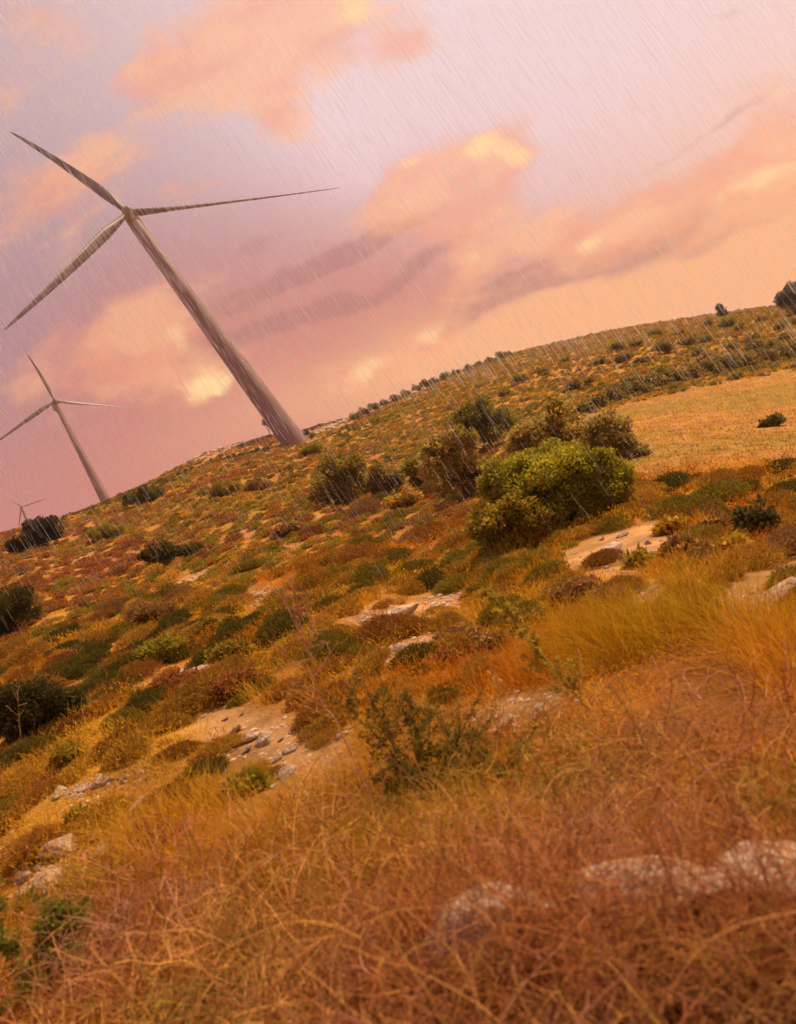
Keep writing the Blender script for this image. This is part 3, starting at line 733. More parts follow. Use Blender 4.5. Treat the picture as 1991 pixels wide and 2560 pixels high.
STRAW, GOLD, RUST, GREENG, PINK = (np.array(c) for c in ((.68, .40, .035), (.66, .33, .015), (.56, .205, .010), (.42, .335, .012), (.42, .22, .13)))
def grass_cols(x, y, px, py, rng):
    a = fbm(x / 2.2, y / 2.2, 81, 3)[:, None] + rng.normal(0, .06, (len(x), 1)); b = fbm(x / 3.1, y / 3.1, 85, 3)[:, None] + rng.normal(0, .05, (len(x), 1))
    c = GOLD + (STRAW - GOLD) * sstep(.4, .6, a)
    c = c + (RUST - c) * sstep(.5, .62, b) * .9
    g = ell(px, py, [(1700, 1600, 330, 90, -8), (1480, 1640, 130, 80, 0), (900, 2080, 120, 60, 0), (150, 2300, 150, 130, 0), (40, 2200, 70, 50, 0)], .5)[:, None]
    c = c + (GREENG - c) * g * .5
    rr_ = ell(px, py, [(1800, 1850, 330, 170, 0), (1500, 2500, 600, 250, 0), (1300, 1950, 200, 120, 0)], .5)[:, None]
    return c + (np.array((.78, .29, .014)) - c) * rr_ * .65

rng = np.random.default_rng(55)
x, y, z = scatter(15000, 1.3, 11, rng, 1.1)
px, py, r, bare, org, fld = zones(x, y, z)
open_ = (px > 1150) | (py > 2200 - .42 * px)
k = (bare < .4) & (ell(px, py, NOGRASS) < .4) & (open_ | (rng.uniform(0, 1, len(x)) < .15)) & (r > 1.5) & (fbm(x / .8, y / .8, 97, 2) > .36)
x, y, z, px, py, r = x[k], y[k], z[k], px[k], py[k], r[k]
tallz = ell(px, py, [(1750, 1780, 420, 230, -12), (1500, 1800, 200, 120, 0), (560, 2090, 380, 90, -15)], .5)
hg = np.interp(r, [1.5, 3, 8], [.10, .17, .21]) * (.35 + 1.3 * fbm(x / 1.3, y / 1.3, 91, 2)) * (1 + 1.1 * tallz * (vnoise(x / .45, y / .45, 92) > .38))
grass_patch('grass', 'dry golden and rusty grass covering the near slope', x, y, z, 9, hg, np.interp(r, [1.5, 5, 10], [.0022, .0042, .008]), grass_cols(x, y, px, py, rng), rng, .05, True, .75)
x, y, z = scatter(20000, 9, 60, rng, 1.1)
px, py, r, bare, org, fld = zones(x, y, z)
k = (bare < .4) & ~fld & (ell(px, py, NOGRASS) < .4); x, y, z, px, py, r, org = x[k], y[k], z[k], px[k], py[k], r[k], org[k]
hg = .11 * (.5 + fbm(x / 2, y / 2, 93, 2)) * np.where((px > 1250) & (py > 1560), 1.9, 1)
cc = grass_cols(x, y, px, py, rng); cc = cc + (np.array((.50, .20, .055)) - cc) * org[:, None] * .8
grass_patch('grass', 'thin dry grass between the cushion shrubs', x, y, z, 6, hg, np.interp(r, [9, 25, 60], [.008, .018, .04]), cc, rng, .14, False)
x, y, z = scatter(46000, 16, 92, rng, 1.0)
px, py, r, bare, org, fld = zones(x, y, z)
k = fld; x, y, z, px, py, r = x[k], y[k], z[k], px[k], py[k], r[k]
stripe = fbm((x * .8 + y * .3) / 5, (y * .8 - x * .3) / 1.2, 95, 3)[:, None]
fc = np.array((.44, .225, .048)) + (np.array((.38, .22, .042)) - np.array((.44, .225, .048))) * sstep(.4, .65, stripe)
fc = fc + (np.array((.32, .235, .035)) - fc) * sstep(.46, .60, fbm(x / 7, y / 3, 29, 3))[:, None] * .7
grass_patch('grass', 'mown golden stubble of the open field', x, y, z, 4, .075, .035, fc, rng, .2, False)
x, y, z = scatter(16000, 50, 240, rng, .9)
px, py, r, bare, org, fld = zones(x, y, z)
k = ~fld & (bare < .5); x, y, z, px, py, r, org = x[k], y[k], z[k], px[k], py[k], r[k], org[k]
cc = grass_cols(x, y, px, py, rng) * .9; cc = cc + (np.array((.36, .27, .05)) - cc) * .5; cc = cc + (np.array((.50, .20, .055)) - cc) * org[:, None] * .8
grass_patch('grass', 'dry grass on the far upper slope', x, y, z, 5, .22, np.interp(r, [50, 240], [.04, .1]), cc, rng, .3, False)

# ------------------------------------------------------------------ dry, finely branched shrublets among the grass
rng = np.random.default_rng(66)
x, y, z = scatter(9000, 2.2, 17, rng, 1.0)
px, py, r, bare, org, fld = zones(x, y, z)
k = (bare < .55) & ((ell(px, py, NOGRASS) < .35) | (rng.uniform(0, 1, len(x)) < .75)) & (fbm(x / 1.0, y / 1.0, 101, 3) > .40); x, y, z, px, py, r = x[k], y[k], z[k], px[k], py[k], r[k]
per = 42; pi = np.repeat(np.arange(len(x)), per); m = len(pi)
hh_ = np.interp(r, [2, 6, 17], [.10, .17, .22])[pi] * (.6 + .8 * vnoise(x, y, 5))[pi]
dd = rdir(m, rng); dd[:, 2] = np.abs(dd[:, 2])
P_ = np.stack([x[pi], y[pi], z[pi]], 1) + dd * hh_[:, None] * (rng.uniform(0, 1, (m, 1)) ** .5) * np.array([1.1, 1.1, 1.0])
cc = (grass_cols(x, y, px, py, rng) * np.array([.95, .86, .75]))[pi] * rng.uniform(.4, 1.5, (m, 1)) * (.5 + 1.0 * sstep(.3, .62, fbm(x / .55, y / .55, 107, 3)))[pi][:, None] * (1 + rng.normal(0, .07, (m, 3)))
mb = MB(); leaves(mb, P_, unit(dd * .8 + rdir(m, rng) * .8 + np.array([0, 0, .3])), np.interp(r, [2, 6, 17], [.030, .045, .075])[pi] * rng.uniform(.5, 1.5, m), np.interp(r, [2, 6, 17], [.0028, .0055, .012])[pi], np.clip(cc, .01, .9), rng)
o = mb.obj('dry_undergrowth', M_GRASS); tag(o, 'fine dry rusty undergrowth between the grass of the near slope', 'undergrowth', None, 'stuff')

# ------------------------------------------------------------------ tangle of dry twigs close to the camera
def curl_lines(p, L, k, rng, up=.5, curl=.35):
    n = len(p); d = rdir(n, rng); d[:, 2] = np.abs(d[:, 2]) * .6 + up * rng.uniform(0, 1, n); d = unit(d)
    turn = rdir(n, rng) * curl
    pts = [p]; st = (np.broadcast_to(L, n) / (k - 1))[:, None]
    for j in range(k - 1):
        d = unit(d + turn * .35 + rng.normal(0, .10, (n, 3)) + np.array([0, 0, -.02])); pts.append(pts[-1] + d * st)
    return np.stack(pts, 1)

rng = np.random.default_rng(77)
mb = MB()
x, y, z = scatter(12000, 1.25, 4.9, rng, 1.3)
px, py = proj(np.stack([x, y, z], -1))
dens = sstep(1750, 2450, py + (px - 1000) * .22) * .9 + .08
dens = np.where((px > 1150) & (py > 1850), np.maximum(dens, .55), dens)
k = rng.uniform(0, 1, len(x)) < dens
x, y, z, px, py = x[k], y[k], z[k], px[k], py[k]
r = np.hypot(x, y)
p = np.stack([x, y, z + rng.uniform(0, .1, len(x))], 1)
main = curl_lines(p, rng.uniform(.14, .5, len(x)) * np.where(rng.uniform(0, 1, len(x)) < .12, 1.7, 1), 12, rng, .55, .5)
pn = (fbm(x / .7, y / .7, 111, 3) + rng.normal(0, .07, len(x)))[:, None]
tc = np.where(pn > .47, np.array([[.48, .20, .075]]), np.array([[.66, .36, .10]])) * rng.uniform(.5, 1.4, (len(x), 1)) * np.interp(r, [1.4, 3.2], [.62, 1.0])[:, None]  # twigs nearest the camera coloured darker, a painted-in lens vignette
tc = np.where(pn > .60, np.array([[.50, .25, .15]]) * rng.uniform(.5, 1.3, (len(x), 1)), tc); tc = np.where(pn < .36, np.array([[.36, .27, .05]]) * rng.uniform(.5, 1.3, (len(x), 1)), tc)
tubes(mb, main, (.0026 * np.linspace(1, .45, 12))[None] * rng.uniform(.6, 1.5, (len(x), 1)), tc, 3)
for j in (4, 6, 8):
    sel = rng.uniform(0, 1, len(x)) < .75
    tw = curl_lines(main[sel, j], rng.uniform(.06, .22, sel.sum()), 8, rng, .3, .6)
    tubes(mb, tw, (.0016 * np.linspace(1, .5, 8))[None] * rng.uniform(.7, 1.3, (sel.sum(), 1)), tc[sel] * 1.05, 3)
vx = np.array([at(rng.uniform(1000, 2080), rng.uniform(2330, 2620)) for q in range(800)])
main2 = curl_lines(vx, rng.uniform(.25, .68, len(vx)), 14, rng, .95, .35)
tc2 = np.where(rng.uniform(0, 1, (len(vx), 1)) < .6, np.array([[.46, .165, .055]]), np.array([[.58, .28, .07]])) * rng.uniform(.55, 1.25, (len(vx), 1))
tubes(mb, main2, (.0023 * np.linspace(1, .4, 14))[None] * rng.uniform(.6, 1.4, (len(vx), 1)), tc2, 3)
for j in (4, 6, 8, 10, 11):
    tw = curl_lines(main2[:, j], rng.uniform(.06, .24, len(vx)), 8, rng, .3, .6)
    tubes(mb, tw, (.0013 * np.linspace(1, .5, 8))[None] * rng.uniform(.7, 1.3, (len(vx), 1)), tc2, 3)
o = mb.obj('dry_twigs', M_TWIG); tag(o, 'tangled dry reddish twigs across the foot of the slope', 'dry twigs', None, 'stuff')

# ------------------------------------------------------------------ single plants standing in the near grass
def base_obj(name, label, cat, px, py, group=None):
    p = at(px, py); return tag(empty(name, p), label, cat, group), p, float(np.linalg.norm(p))

def top_vec(px, py, base, D):
    return ray(px, py) * D - base

def stalk(name, label, cat, base_px, top_px, rad, col, seed, branches=10, blen=.3, leaf=None, leafcol=None, start=.35, wob=.02, up=.5, nleaf=10):
    rng = np.random.default_rng(seed)
    root, b, D = base_obj(name, label, cat, *base_px)
    tv = top_vec(*top_px, b, D); Ln = np.linalg.norm(tv)
    k = 18; t = np.linspace(0, 1, k)
    wobv = np.cumsum(rng.normal(0, wob * Ln / 4, (k, 3)), 0); wobv -= wobv[-1] * t[:, None]
    main = (tv[None] * t[:, None] + wobv * (t[:, None] > 0))[None]
    mb = MB(); tubes(mb, main, (rad * (1 - .65 * t))[None], col, 6)
    mb.obj('stem', M_TWIG, root)
    br = MB(); lm = MB(); has = False
    for j in range(branches):
        f = start + (1 - start) * (j + rng.uniform(0, 1)) / branches
        st = main[0, min(int(f * (k - 1)), k - 2)]
        d = unit(tv) * up + rdir(1, rng)[0] * .8; d = unit(d)
        L_ = blen * Ln * rng.uniform(.5, 1.2) * (1.25 - f)
        m = curl_lines(st[None], np.array([L_]), 9, rng, .2, .15)
        q = st + d[None] * L_ * np.linspace(0, 1, 9)[:, None] + (m[0] - st) * .3
        tubes(br, q[None], (rad * .5 * np.linspace(1, .4, 9))[None], col, 4)
        for s in range(3):
            st2 = q[3 + 2 * s]; d2 = unit(d + rdir(1, rng)[0] * .9)
            q2 = st2 + d2[None] * L_ * .35 * np.linspace(0, 1, 5)[:, None] + rng.normal(0, .01 * Ln, (5, 3)) * np.linspace(0, 1, 5)[:, None]
            tubes(br, q2[None], rad * .28, col, 3)
            if leaf:
                pp = np.concatenate([q[rng.integers(2, 9, nleaf)], q2[rng.integers(1, 5, nleaf)]])
                n = len(pp); has = True
                leaves(lm, pp, unit(rdir(n, rng) + d * .6), leaf * rng.uniform(.6, 1.4, n), leaf * .38, np.array(leafcol) * rng.uniform(.6, 1.4, (n, 1)), rng)
    br.obj('branches', M_TWIG, root)
    if has: lm.obj('foliage', M_LEAF, root)
    return root

stalk('dry_stalk', 'tall dry reddish stalk with a bare branching top, rising through the thorny shrub', 'dry stalk', (965, 2075), (690, 1440), .0055, (.50, .27, .16), 1, 18, .30, start=.45, wob=.03, up=.75)
stalk('tall_weed', 'tall yellow green feathery weed leaning over the slope right of the long slab', 'weed', (1500, 1800), (1205, 1465), .008, (.42, .30, .06), 2, 38, .17, .024, (.48, .37, .05), start=.12, up=.7, nleaf=14)
stalk('seed_stalk', 'thin stalk carrying a small brown seed head above the orange grass', 'dry stalk', (1660, 1960), (1490, 1652), .005, (.34, .18, .08), 3, 4, .1, start=.6)
stalk('dry_stalk', 'thin pale dry stalk standing in front of the dark shrub on the left edge', 'dry stalk', (58, 1905), (40, 1690), .006, (.40, .25, .11), 4, 8, .2, start=.4)
stalk('dry_stalk', 'forked bare dry stalk at the upper middle of the slope, left of the long slab', 'dry stalk', (800, 1640), (755, 1490), .008, (.52, .30, .17), 5, 12, .4, start=.2, up=.5)

def thorny(name, label, base_px, tops, col, leafcol, seed, leaf, rad, n=30):
    rng = np.random.default_rng(seed)
    root, b, D = base_obj(name, label, 'shrub', *base_px)
    sm, lm = MB(), MB()
    for tp in tops:
        tv = top_vec(*tp, b, D) + rdir(1, rng)[0] * .12; Ln = np.linalg.norm(tv)
        k = 12; t = np.linspace(0, 1, k)
        bow = rdir(1, rng)[0] * .08 * Ln
        m = tv[None] * t[:, None] + (np.sin(t * math.pi)[:, None]) * bow
        tubes(sm, m[None], (rad * (1 - .7 * t))[None], col, 5)
        for j in range(15):
            f = rng.uniform(.18, .95); st = m[int(f * (k - 1))]
            d = unit(unit(tv) * .7 + rdir(1, rng)[0]); L_ = Ln * rng.uniform(.12, .32)
            q = st + d[None] * L_ * np.linspace(0, 1, 7)[:, None]
            q = q + np.cumsum(rng.normal(0, .008, (7, 3)), 0) * np.linspace(0, 1, 7)[:, None]
            tubes(sm, q[None], (rad * .4 * np.linspace(1, .4, 7))[None], col, 3)
            pp = q[rng.integers(0, 7, n)] + rng.normal(0, .008, (n, 3))
            leaves(lm, pp, unit(rdir(n, rng) + d * .4), leaf * rng.uniform(.5, 1.5, n), leaf * .36, np.array(leafcol) * rng.uniform(.55, 1.5, (n, 1)), rng)
    sm.obj('branches', M_TWIG, root); lm.obj('foliage', M_LEAF, root)
thorny('thorny_shrub', 'sparse dark green thorny shrub in the centre of the near slope', (1060, 2000), [(870, 1665), (920, 1650), (1000, 1660), (850, 1760), (900, 1820), (1090, 1750), (1180, 1720), (960, 1740), (1120, 1830), (1290, 1810), (880, 1920), (1010, 1820)], (.17, .12, .04), (.125, .12, .024), 5, .024, .005)
thorny('thorny_shrub', 'second thorny green shrub, small and low, beside the large sparse one', (1175, 1990), [(1160, 1780), (1220, 1800), (1290, 1850), (1130, 1830), (1240, 1880)], (.22, .15, .05), (.20, .175, .032), 6, .022, .004)
thorny('leafy_plant', 'soft green leafy plant in the bottom left corner', (170, 2480), [(120, 2230), (180, 2200), (60, 2290), (230, 2260), (20, 2240), (140, 2320), (250, 2330)], (.22, .16, .05), (.22, .23, .03), 7, .034, .004, 90)
thorny('leafy_plant', 'low green plant at the left edge above the bottom left corner', (30, 2290), [(10, 2200), (60, 2195), (-30, 2220), (90, 2230)], (.22, .16, .05), (.22, .21, .03), 8, .024, .003, 80)

def oats(label, base_px, top_px, seed):
    rng = np.random.default_rng(seed)
    root, b, D = base_obj('wild_oat', label, 'grass stem', *base_px)
    root['group'] = 'wild oats in seed'
    tv = top_vec(*top_px, b, D); Ln = np.linalg.norm(tv); t = np.linspace(0, 1, 14)
    m = tv[None] * t[:, None] + np.array([.03, 0, 0]) * np.sin(t * 3)[:, None]
    mb = MB(); tubes(mb, m[None], (.0022 * (1 - .5 * t))[None], (.55, .38, .14), 4); mb.obj('stem', M_GRASS, root)
    sp = MB()
    for j in range(16):
        st = m[rng.integers(7, 14)]; d = unit(rdir(1, rng)[0] * np.array([1, 1, .3])); L_ = rng.uniform(.04, .11)
        q = st + d[None] * L_ * np.linspace(0, 1, 6)[:, None] + np.array([0, 0, -1]) * (np.linspace(0, 1, 6)[:, None] ** 2) * L_ * .6
        tubes(sp, q[None], .0008, (.55, .4, .16), 3)
        leaves(sp, np.repeat(q[-1:], 3, 0), unit(np.array([[0, 0, -1.]]) + rdir(3, rng) * .35), .034, .011, (.72, .56, .27), rng)
    sp.obj('seed_head', M_GRASS, root)
oats('wild oat with pale drooping seeds below the dry stony patch', (745, 2110), (690, 1905), 1)
oats('wild oat with pale drooping seeds lowest and leftmost of the four', (640, 2170), (560, 1985), 2)
oats('wild oat with pale drooping seeds next to the tall reddish stalk', (860, 2030), (810, 1850), 3)
oats('wild oat with pale drooping seeds behind the thorny shrub, topmost of the four', (1275, 1850), (1235, 1675), 4)

# long pale straws crossing the lower right
rng = np.random.default_rng(9)
for i, (a, b) in enumerate([((1991, 2130), (1570, 1850)), ((1500, 2250), (1090, 2010)), ((1960, 2560), (1830, 2360)), ((180, 2560), (290, 2290)), ((1750, 2110), (1480, 1935))]):
    root, bp, D = base_obj('long_straw', ['long straw leaning across the reddish grass at the right edge', 'long straw arching over the low whitish stone', 'thick pale curved straw in the bottom right corner', 'pale straw rising beside the green plant in the bottom left corner',
                                          'long straw above the largest whitish boulder'][i], 'dry stalk', *a)
    tv = top_vec(*b, bp, D) + np.array([0, 0, .02]); t = np.linspace(0, 1, 14)
    m = tv[None] * t[:, None] + np.array([0, 0, .05]) * np.sin(t * math.pi)[:, None]
    mb = MB(); tubes(mb, m[None], (.0032 * (1 - .5 * t))[None], (.52, .34, .13), 4); mb.obj('stem', M_GRASS, root)
    for j in range(5):
        st = m[4 + 2 * j]; q = curl_lines(st[None], np.array([.14]), 8, rng, .2, .4)
        mb = MB(); tubes(mb, q, (.0018 * np.linspace(1, .4, 8))[None], (.5, .32, .14), 3); mb.obj('side_twig', M_GRASS, root)

# ------------------------------------------------------------------ rain falling straight down
rng = np.random.default_rng(123)
NR = 62000
mb = MB()
pxr = np.stack([rng.uniform(-150, W + 150, NR), rng.uniform(-150, H * .85, NR)], 1)
kk = rng.uniform(0, 1, NR) < np.where(pxr[:, 1] < 1300 - .28 * pxr[:, 0], 1, .22) * np.where(pxr[:, 1] > 1900, .4, 1)
pts = []
for q in pxr[kk]:
    D = rng.uniform(9, 40); pts.append(ray(*q) * D)
pts = np.array(pts); Dd = np.linalg.norm(pts, axis=1)
gz = ground_z(pts[:, 0], pts[:, 1]); okk = pts[:, 2] > gz + .4; pts, Dd = pts[okk], Dd[okk]
n = len(pts); Ls = rng.uniform(20, 100, n) / F * Dd * rng.uniform(.5, 1, n); wr = rng.uniform(.09, .23, n) * np.where(rng.uniform(0, 1, n) < .06, 1.7, 1) / F * Dd
tt = np.linspace(0, 1, 4)
line = pts[:, None] + np.array([0, 0, 1.]) * (Ls[:, None] * tt)[..., None]
tubes(mb, line, wr[:, None] * np.array([.9, 1, .7, .1])[None], (1, 1, 1), 4)
o = mb.obj('rain', M_RAIN); tag(o, 'fine slanting rain streaks falling across the whole sky', 'rain', None, 'stuff')

# ------------------------------------------------------------------ sky
SUN_AZ, SUN_EL = math.radians(74), math.radians(48)
SUN = np.array([math.sin(SUN_AZ) * math.cos(SUN_EL), math.cos(SUN_AZ) * math.cos(SUN_EL), math.sin(SUN_EL)])
w = bpy.data.worlds.new('World'); SC.world = w; w.use_nodes = True
N, L = w.node_tree.nodes, w.node_tree.links; N.clear()
def math_(op, a, b=None, clamp=False):
    m = N.new('ShaderNodeMath'); m.operation = op; m.use_clamp = clamp
    for i, q in enumerate((a, b)):
        if q is None: continue
        if hasattr(q, 'is_output'): L.new(q, m.inputs[i])
        else: m.inputs[i].default_value = q
    return m.outputs[0]
def mixc(f, a, b, mode='MIX'):
    m = N.new('ShaderNodeMix'); m.data_type = 'RGBA'; m.blend_type = mode
    for i, q in ((0, f), (6, a), (7, b)):
        if hasattr(q, 'is_output'): L.new(q, m.inputs[i])
        else: m.inputs[i].default_value = q if i == 0 else (*q, 1)
    return m.outputs[2]
tc = N.new('ShaderNodeTexCoord'); DIR = tc.outputs['Generated']
def noise(scale, detail, vec=DIR, out='Fac', stretch=None, rough=.55):
    n_ = N.new('ShaderNodeTexNoise'); n_.inputs['Scale'].default_value = scale; n_.inputs['Detail'].default_value = detail; n_.inputs['Roughness'].default_value = rough
    if stretch:
        mp = N.new('ShaderNodeMapping'); mp.inputs['Rotation'].default_value = stretch[0]; mp.inputs['Scale'].default_value = stretch[1]; L.new(vec, mp.inputs[0]); vec = mp.outputs[0]
    L.new(vec, n_.inputs['Vector']); return n_.outputs[out]
def warp(scale, amt, detail):
    c = noise(scale, detail, out='Color')
    s = N.new('ShaderNodeVectorMath'); s.operation = 'SUBTRACT'; L.new(c, s.inputs[0]); s.inputs[1].default_value = (.5, .5, .5)
    k = N.new('ShaderNodeVectorMath'); k.operation = 'SCALE'; L.new(s.outputs[0], k.inputs[0]); k.inputs['Scale'].default_value = amt
    a = N.new('ShaderNodeVectorMath'); a.operation = 'ADD'; L.new(DIR, a.inputs[0]); L.new(k.outputs[0], a.inputs[1]); return a.outputs[0]
WARP = warp(5.0, .10, 6); WARP2 = warp(2.2, .12, 4)
def blob(px, py, la, lb, ang, amp, vec=WARP):
    """soft patch of sky: centre, half-lengths in photo pixels, slope in degrees"""
    c = ray(px, py); an = math.radians(ang)
    a = unit(ray(px + 30 * math.cos(an), py - 30 * math.sin(an)) - ray(px - 30 * math.cos(an), py + 30 * math.sin(an)))
    b = np.cross(c, a)
    m = Matrix(((a[0], b[0], c[0]), (a[1], b[1], c[1]), (a[2], b[2], c[2])))
    mp = N.new('ShaderNodeMapping'); mp.vector_type = 'TEXTURE'; mp.inputs['Location'].default_value = c; mp.inputs['Rotation'].default_value = m.to_euler('XYZ')
    mp.inputs['Scale'].default_value = (la / F, lb / F, max(la, lb) / F * 2); L.new(vec, mp.inputs[0])
    d = N.new('ShaderNodeVectorMath'); d.operation = 'DOT_PRODUCT'; L.new(mp.outputs[0], d.inputs[0]); L.new(mp.outputs[0], d.inputs[1])
    e = math_('EXPONENT', math_('MULTIPLY', d.outputs['Value'], -1.0)); return math_('MULTIPLY', e, amp)
def total(bl, vec=WARP):
    s = None
    for q in bl:
        v = blob(*q, vec=vec); s = v if s is None else math_('ADD', s, v)
    return s
def ss(a, b, x):
    m = N.new('ShaderNodeMapRange'); m.interpolation_type = 'SMOOTHSTEP'; m.inputs[1].default_value, m.inputs[2].default_value = a, b; L.new(x, m.inputs[0]); return m.outputs[0]
LAV, DUSK, PALE, SALM, PEACHH = (.43, .235, .28), (.33, .185, .235), (.88, .68, .72), (.63, .225, .19), (1.0, .47, .225)
base = mixc(math_('MINIMUM', total([(150, 650, 560, 700, 20, .95), (100, 0, 600, 380, 20, .8), (650, 700, 450, 200, 25, .45)], WARP2), 1), LAV, DUSK)
base = mixc(math_('MINIMUM', total([(1500, 50, 750, 420, 10, 1.0), (1050, 300, 400, 260, 20, .3), (2100, 250, 600, 500, 10, .8), (1000, -700, 1400, 700, 0, .7)], WARP2), 1), base, PALE)
base = mixc(math_('MINIMUM', total([(250, 1250, 700, 260, 16, .85), (850, 850, 500, 300, 20, .65), (1300, 700, 500, 200, 20, .5), (400, 850, 300, 180, 30, .3)], WARP2), 1), base, SALM)
base = mixc(math_('MINIMUM', total([(1700, 730, 560, 130, 20, .95), (1250, 850, 330, 100, 22, .6), (2100, 500, 450, 260, 20, .75), (900, 980, 260, 90, 24, .5), (600, 1050, 250, 80, 24, .25)], WARP2), 1), base, PEACHH)
_a = unit(ray(1030, 588) - ray(970, 612)); _c = ray(1000, 600); _b = np.cross(_c, _a)
BANDM = Matrix(((_a[0], _b[0], _c[0]), (_a[1], _b[1], _c[1]), (_a[2], _b[2], _c[2]))).to_euler('XYZ')
def bands(stretch):
    mp = N.new('ShaderNodeMapping'); mp.vector_type = 'TEXTURE'; mp.inputs['Rotation'].default_value = BANDM; mp.inputs['Scale'].default_value = (stretch, 1, 1); L.new(WARP2, mp.inputs[0]); return mp.outputs[0]
fb = noise(15, 10, bands(2.3), rough=.6); fb2 = noise(38, 8, bands(2.0), rough=.6)
tex = math_('ADD', math_('MULTIPLY', math_('SUBTRACT', fb, .5), 2.9), math_('MULTIPLY', math_('SUBTRACT', fb2, .5), 1.0))
def cloud(bl, lo, hi, t=1.0):
    return ss(lo, hi, math_('ADD', total(bl), math_('MULTIPLY', tex, t)))
peach = cloud([(670, 105, 230, 95, 12, .9), (760, 60, 260, 110, 15, .8), (60, 110, 120, 70, 25, .7), (360, 205, 140, 50, 20, .8), (90, 500, 240, 90, 20, .85), (280, 430, 130, 40, 25, .5), (480, 480, 120, 42, 30, .9), (735, 285, 90, 50, -30, .95), 
    (1180, 490, 170, 120, 40, 1.0), (1040, 450, 90, 70, 20, .8), (1270, 410, 100, 80, 60, .8), (960, 545, 120, 45, 20, .7), (1130, 610, 160, 50, 20, .6), (360, 850, 200, 90, 22, .85), (520, 950, 120, 60, 20, .7), (240, 900, 190, 100, 20, .8), (1480, 570, 190, 70, 28, .75), (1800, 430, 260, 55, 25, .8), (1950, 250, 100, 90, 30, .8),
    (1900, 520, 220, 50, 25, .85), (1450, 640, 120, 60, 30, .6), (1080, 850, 110, 50, 20, .9), (890, 930, 130, 70, 15, .9), (1190, 720, 80, 60, 45, .8), (1030, 120, 70, 40, 20, .8), (1700, 500, 200, 60, 25, .5)], .30, 1.15, .8)
yel = cloud([(900, 20, 90, 60, 20, .9), (1200, 380, 60, 40, 40, .8), (1300, 410, 50, 70, 60, .95), (1035, 418, 60, 28, 15, .8), (520, 955, 90, 40, 15, .95), (440, 840, 60, 40, 20, .7), (900, 925, 70, 45, 15, .75), (1070, 840, 70, 40, 20, .8), (1460, 620, 50, 40, 40, .7), (1870, 450, 130, 30, 25, .75), (1950, 225, 60, 40, 30, .8),
    (1580, 490, 100, 25, 25, .55), (1190, 700, 40, 30, 45, .5)], .45, 1.15, .7)
dark = cloud([(820, 650, 200, 22, 20, .8), (1000, 600, 160, 22, 22, .7), (620, 820, 260, 24, 20, .95), (850, 750, 190, 22, 20, .9), (500, 870, 80, 40, 30, .6), (1650, 560, 190, 34, 28, .95), (1800, 300, 240, 16, 33, .7), (1230, 760, 160, 30, 25, .7), (1480, 675, 300, 30, 22, .85), (1800, 590, 240, 22, 22, .65), (660, 590, 70, 22, 25, .5), (1820, 5, 80, 16, 15, .7), (60, 860, 120, 60, 20, .4), (150, 1090, 160, 40, 20, .4), (720, 700, 320, 22, 21, .95), (1100, 660, 180, 18, 24, .9), (1330, 720, 220, 20, 24, .95)], .3, 1.0, .7)
c = mixc(math_('MULTIPLY', dark, .68), base, (.42, .165, .17))
pcol = mixc(ss(.40, .62, fb), (.92, .34, .20), (1.05, .50, .25))
c = mixc(math_('MULTIPLY', peach, .72), c, pcol)
c = mixc(math_('MULTIPLY', yel, .9), c, (1.15, .80, .36))
sky = N.new('ShaderNodeTexSky'); sky.sky_type = 'NISHITA'; sky.sun_disc = False; sky.sun_elevation = SUN_EL; sky.sun_rotation = SUN_AZ; sky.air_density = 1.5; sky.dust_density = 3
scl = N.new('ShaderNodeVectorMath'); scl.operation = 'SCALE'; L.new(c, scl.inputs[0]); scl.inputs['Scale'].default_value = 9.3
warm = mixc(1.0, sky.outputs[0], (.03, .02, .02), 'MULTIPLY')
ad = N.new('ShaderNodeVectorMath'); ad.operation = 'ADD'; L.new(scl.outputs[0], ad.inputs[0]); L.new(warm, ad.inputs[1])
bg = N.new('ShaderNodeBackground'); bg.inputs['Strength'].default_value = .1; L.new(ad.outputs[0], bg.inputs[0])
wo = N.new('ShaderNodeOutputWorld'); L.new(bg.outputs[0], wo.inputs[0])

ld = bpy.data.lights.new('sun', 'SUN'); ld.energy = 5.0; ld.angle = math.radians(.6); ld.color = (1.0, .72, .42)
so = bpy.data.objects.new('sun', ld); COL.objects.link(so)
so.rotation_euler = Vector(SUN.tolist()).to_track_quat('Z', 'Y').to_euler()

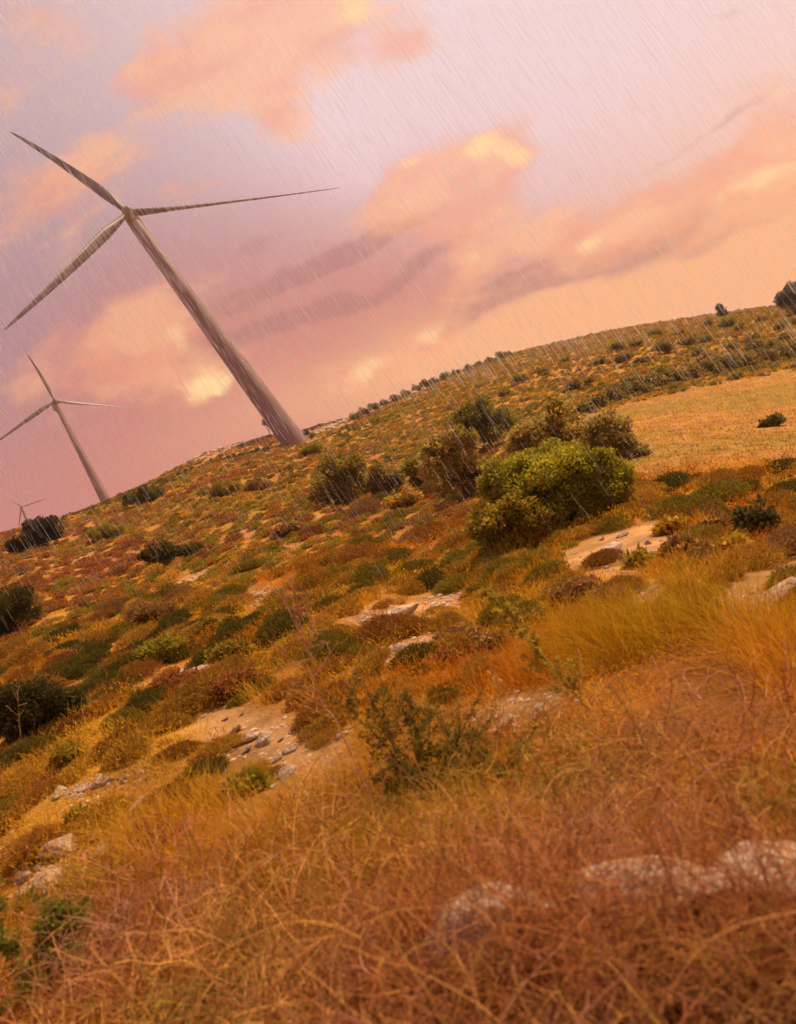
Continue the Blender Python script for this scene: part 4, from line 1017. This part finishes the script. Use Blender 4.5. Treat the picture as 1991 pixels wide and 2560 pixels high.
# ------------------------------------------------------------------ air
def haze_box(dens):
    m, N_, L_ = new_mat('haze_air'); out = N_.new('ShaderNodeOutputMaterial'); v = N_.new('ShaderNodeVolumePrincipled')
    v.inputs['Density'].default_value = dens; v.inputs['Color'].default_value = (1, .82, .76, 1); v.inputs['Anisotropy'].default_value = .3; L_.new(v.outputs[0], out.inputs['Volume'])
    g = bpy.data.objects['ground']; zs = np.empty(len(g.data.vertices) * 3, np.float32); g.data.vertices.foreach_get('co', zs); z0 = float(zs[2::3].min()) - 1
    hi = max((o.matrix_world @ Vector(c))[2] for o in SC.objects if o.type == 'MESH' for c in o.bound_box)
    R_ = 600.0; z1 = hi + 3
    c = np.array([[sx * R_, sy * R_, z] for z in (z0, z1) for sx, sy in ((-1, -1), (1, -1), (1, 1), (-1, 1))])
    o = MB().add(c, [[3, 2, 1, 0], [4, 5, 6, 7], [0, 1, 5, 4], [1, 2, 6, 5], [2, 3, 7, 6], [3, 0, 4, 7]]).obj('haze', m)
    tag(o, 'thin warm haze in the air over the whole hillside', 'haze', None, 'stuff')
if HAZE > 0:
    bpy.context.view_layer.update(); haze_box(HAZE)

# ------------------------------------------------------------------ camera
cd = bpy.data.cameras.new('camera'); co = bpy.data.objects.new('camera', cd); COL.objects.link(co)
X, U, Fw = Vector((1, 0, 0)), Vector((0, -SP, CP)), Vector((0, CP, SP))
Rt, Up, Bk = X * CR - U * SR, X * SR + U * CR, -Fw
co.matrix_world = Matrix(((Rt[0], Up[0], Bk[0], 0), (Rt[1], Up[1], Bk[1], 0), (Rt[2], Up[2], Bk[2], 0), (0, 0, 0, 1)))
cd.sensor_fit = 'HORIZONTAL'; cd.sensor_width = 36; cd.lens = F / W * 36; cd.clip_start = .05; cd.clip_end = 5000
cd.dof.use_dof = True; cd.dof.focus_distance = 45; cd.dof.aperture_fstop = 2.6
SC.camera = co
SC.cycles.max_bounces = 4; SC.cycles.diffuse_bounces = 2; SC.cycles.transmission_bounces = 3; SC.cycles.glossy_bounces = 2
vs = SC.view_settings; SC.display_settings.display_device = 'sRGB'; vs.view_transform = 'Standard'; vs.look = 'None'; vs.exposure = .10; vs.gamma = 1
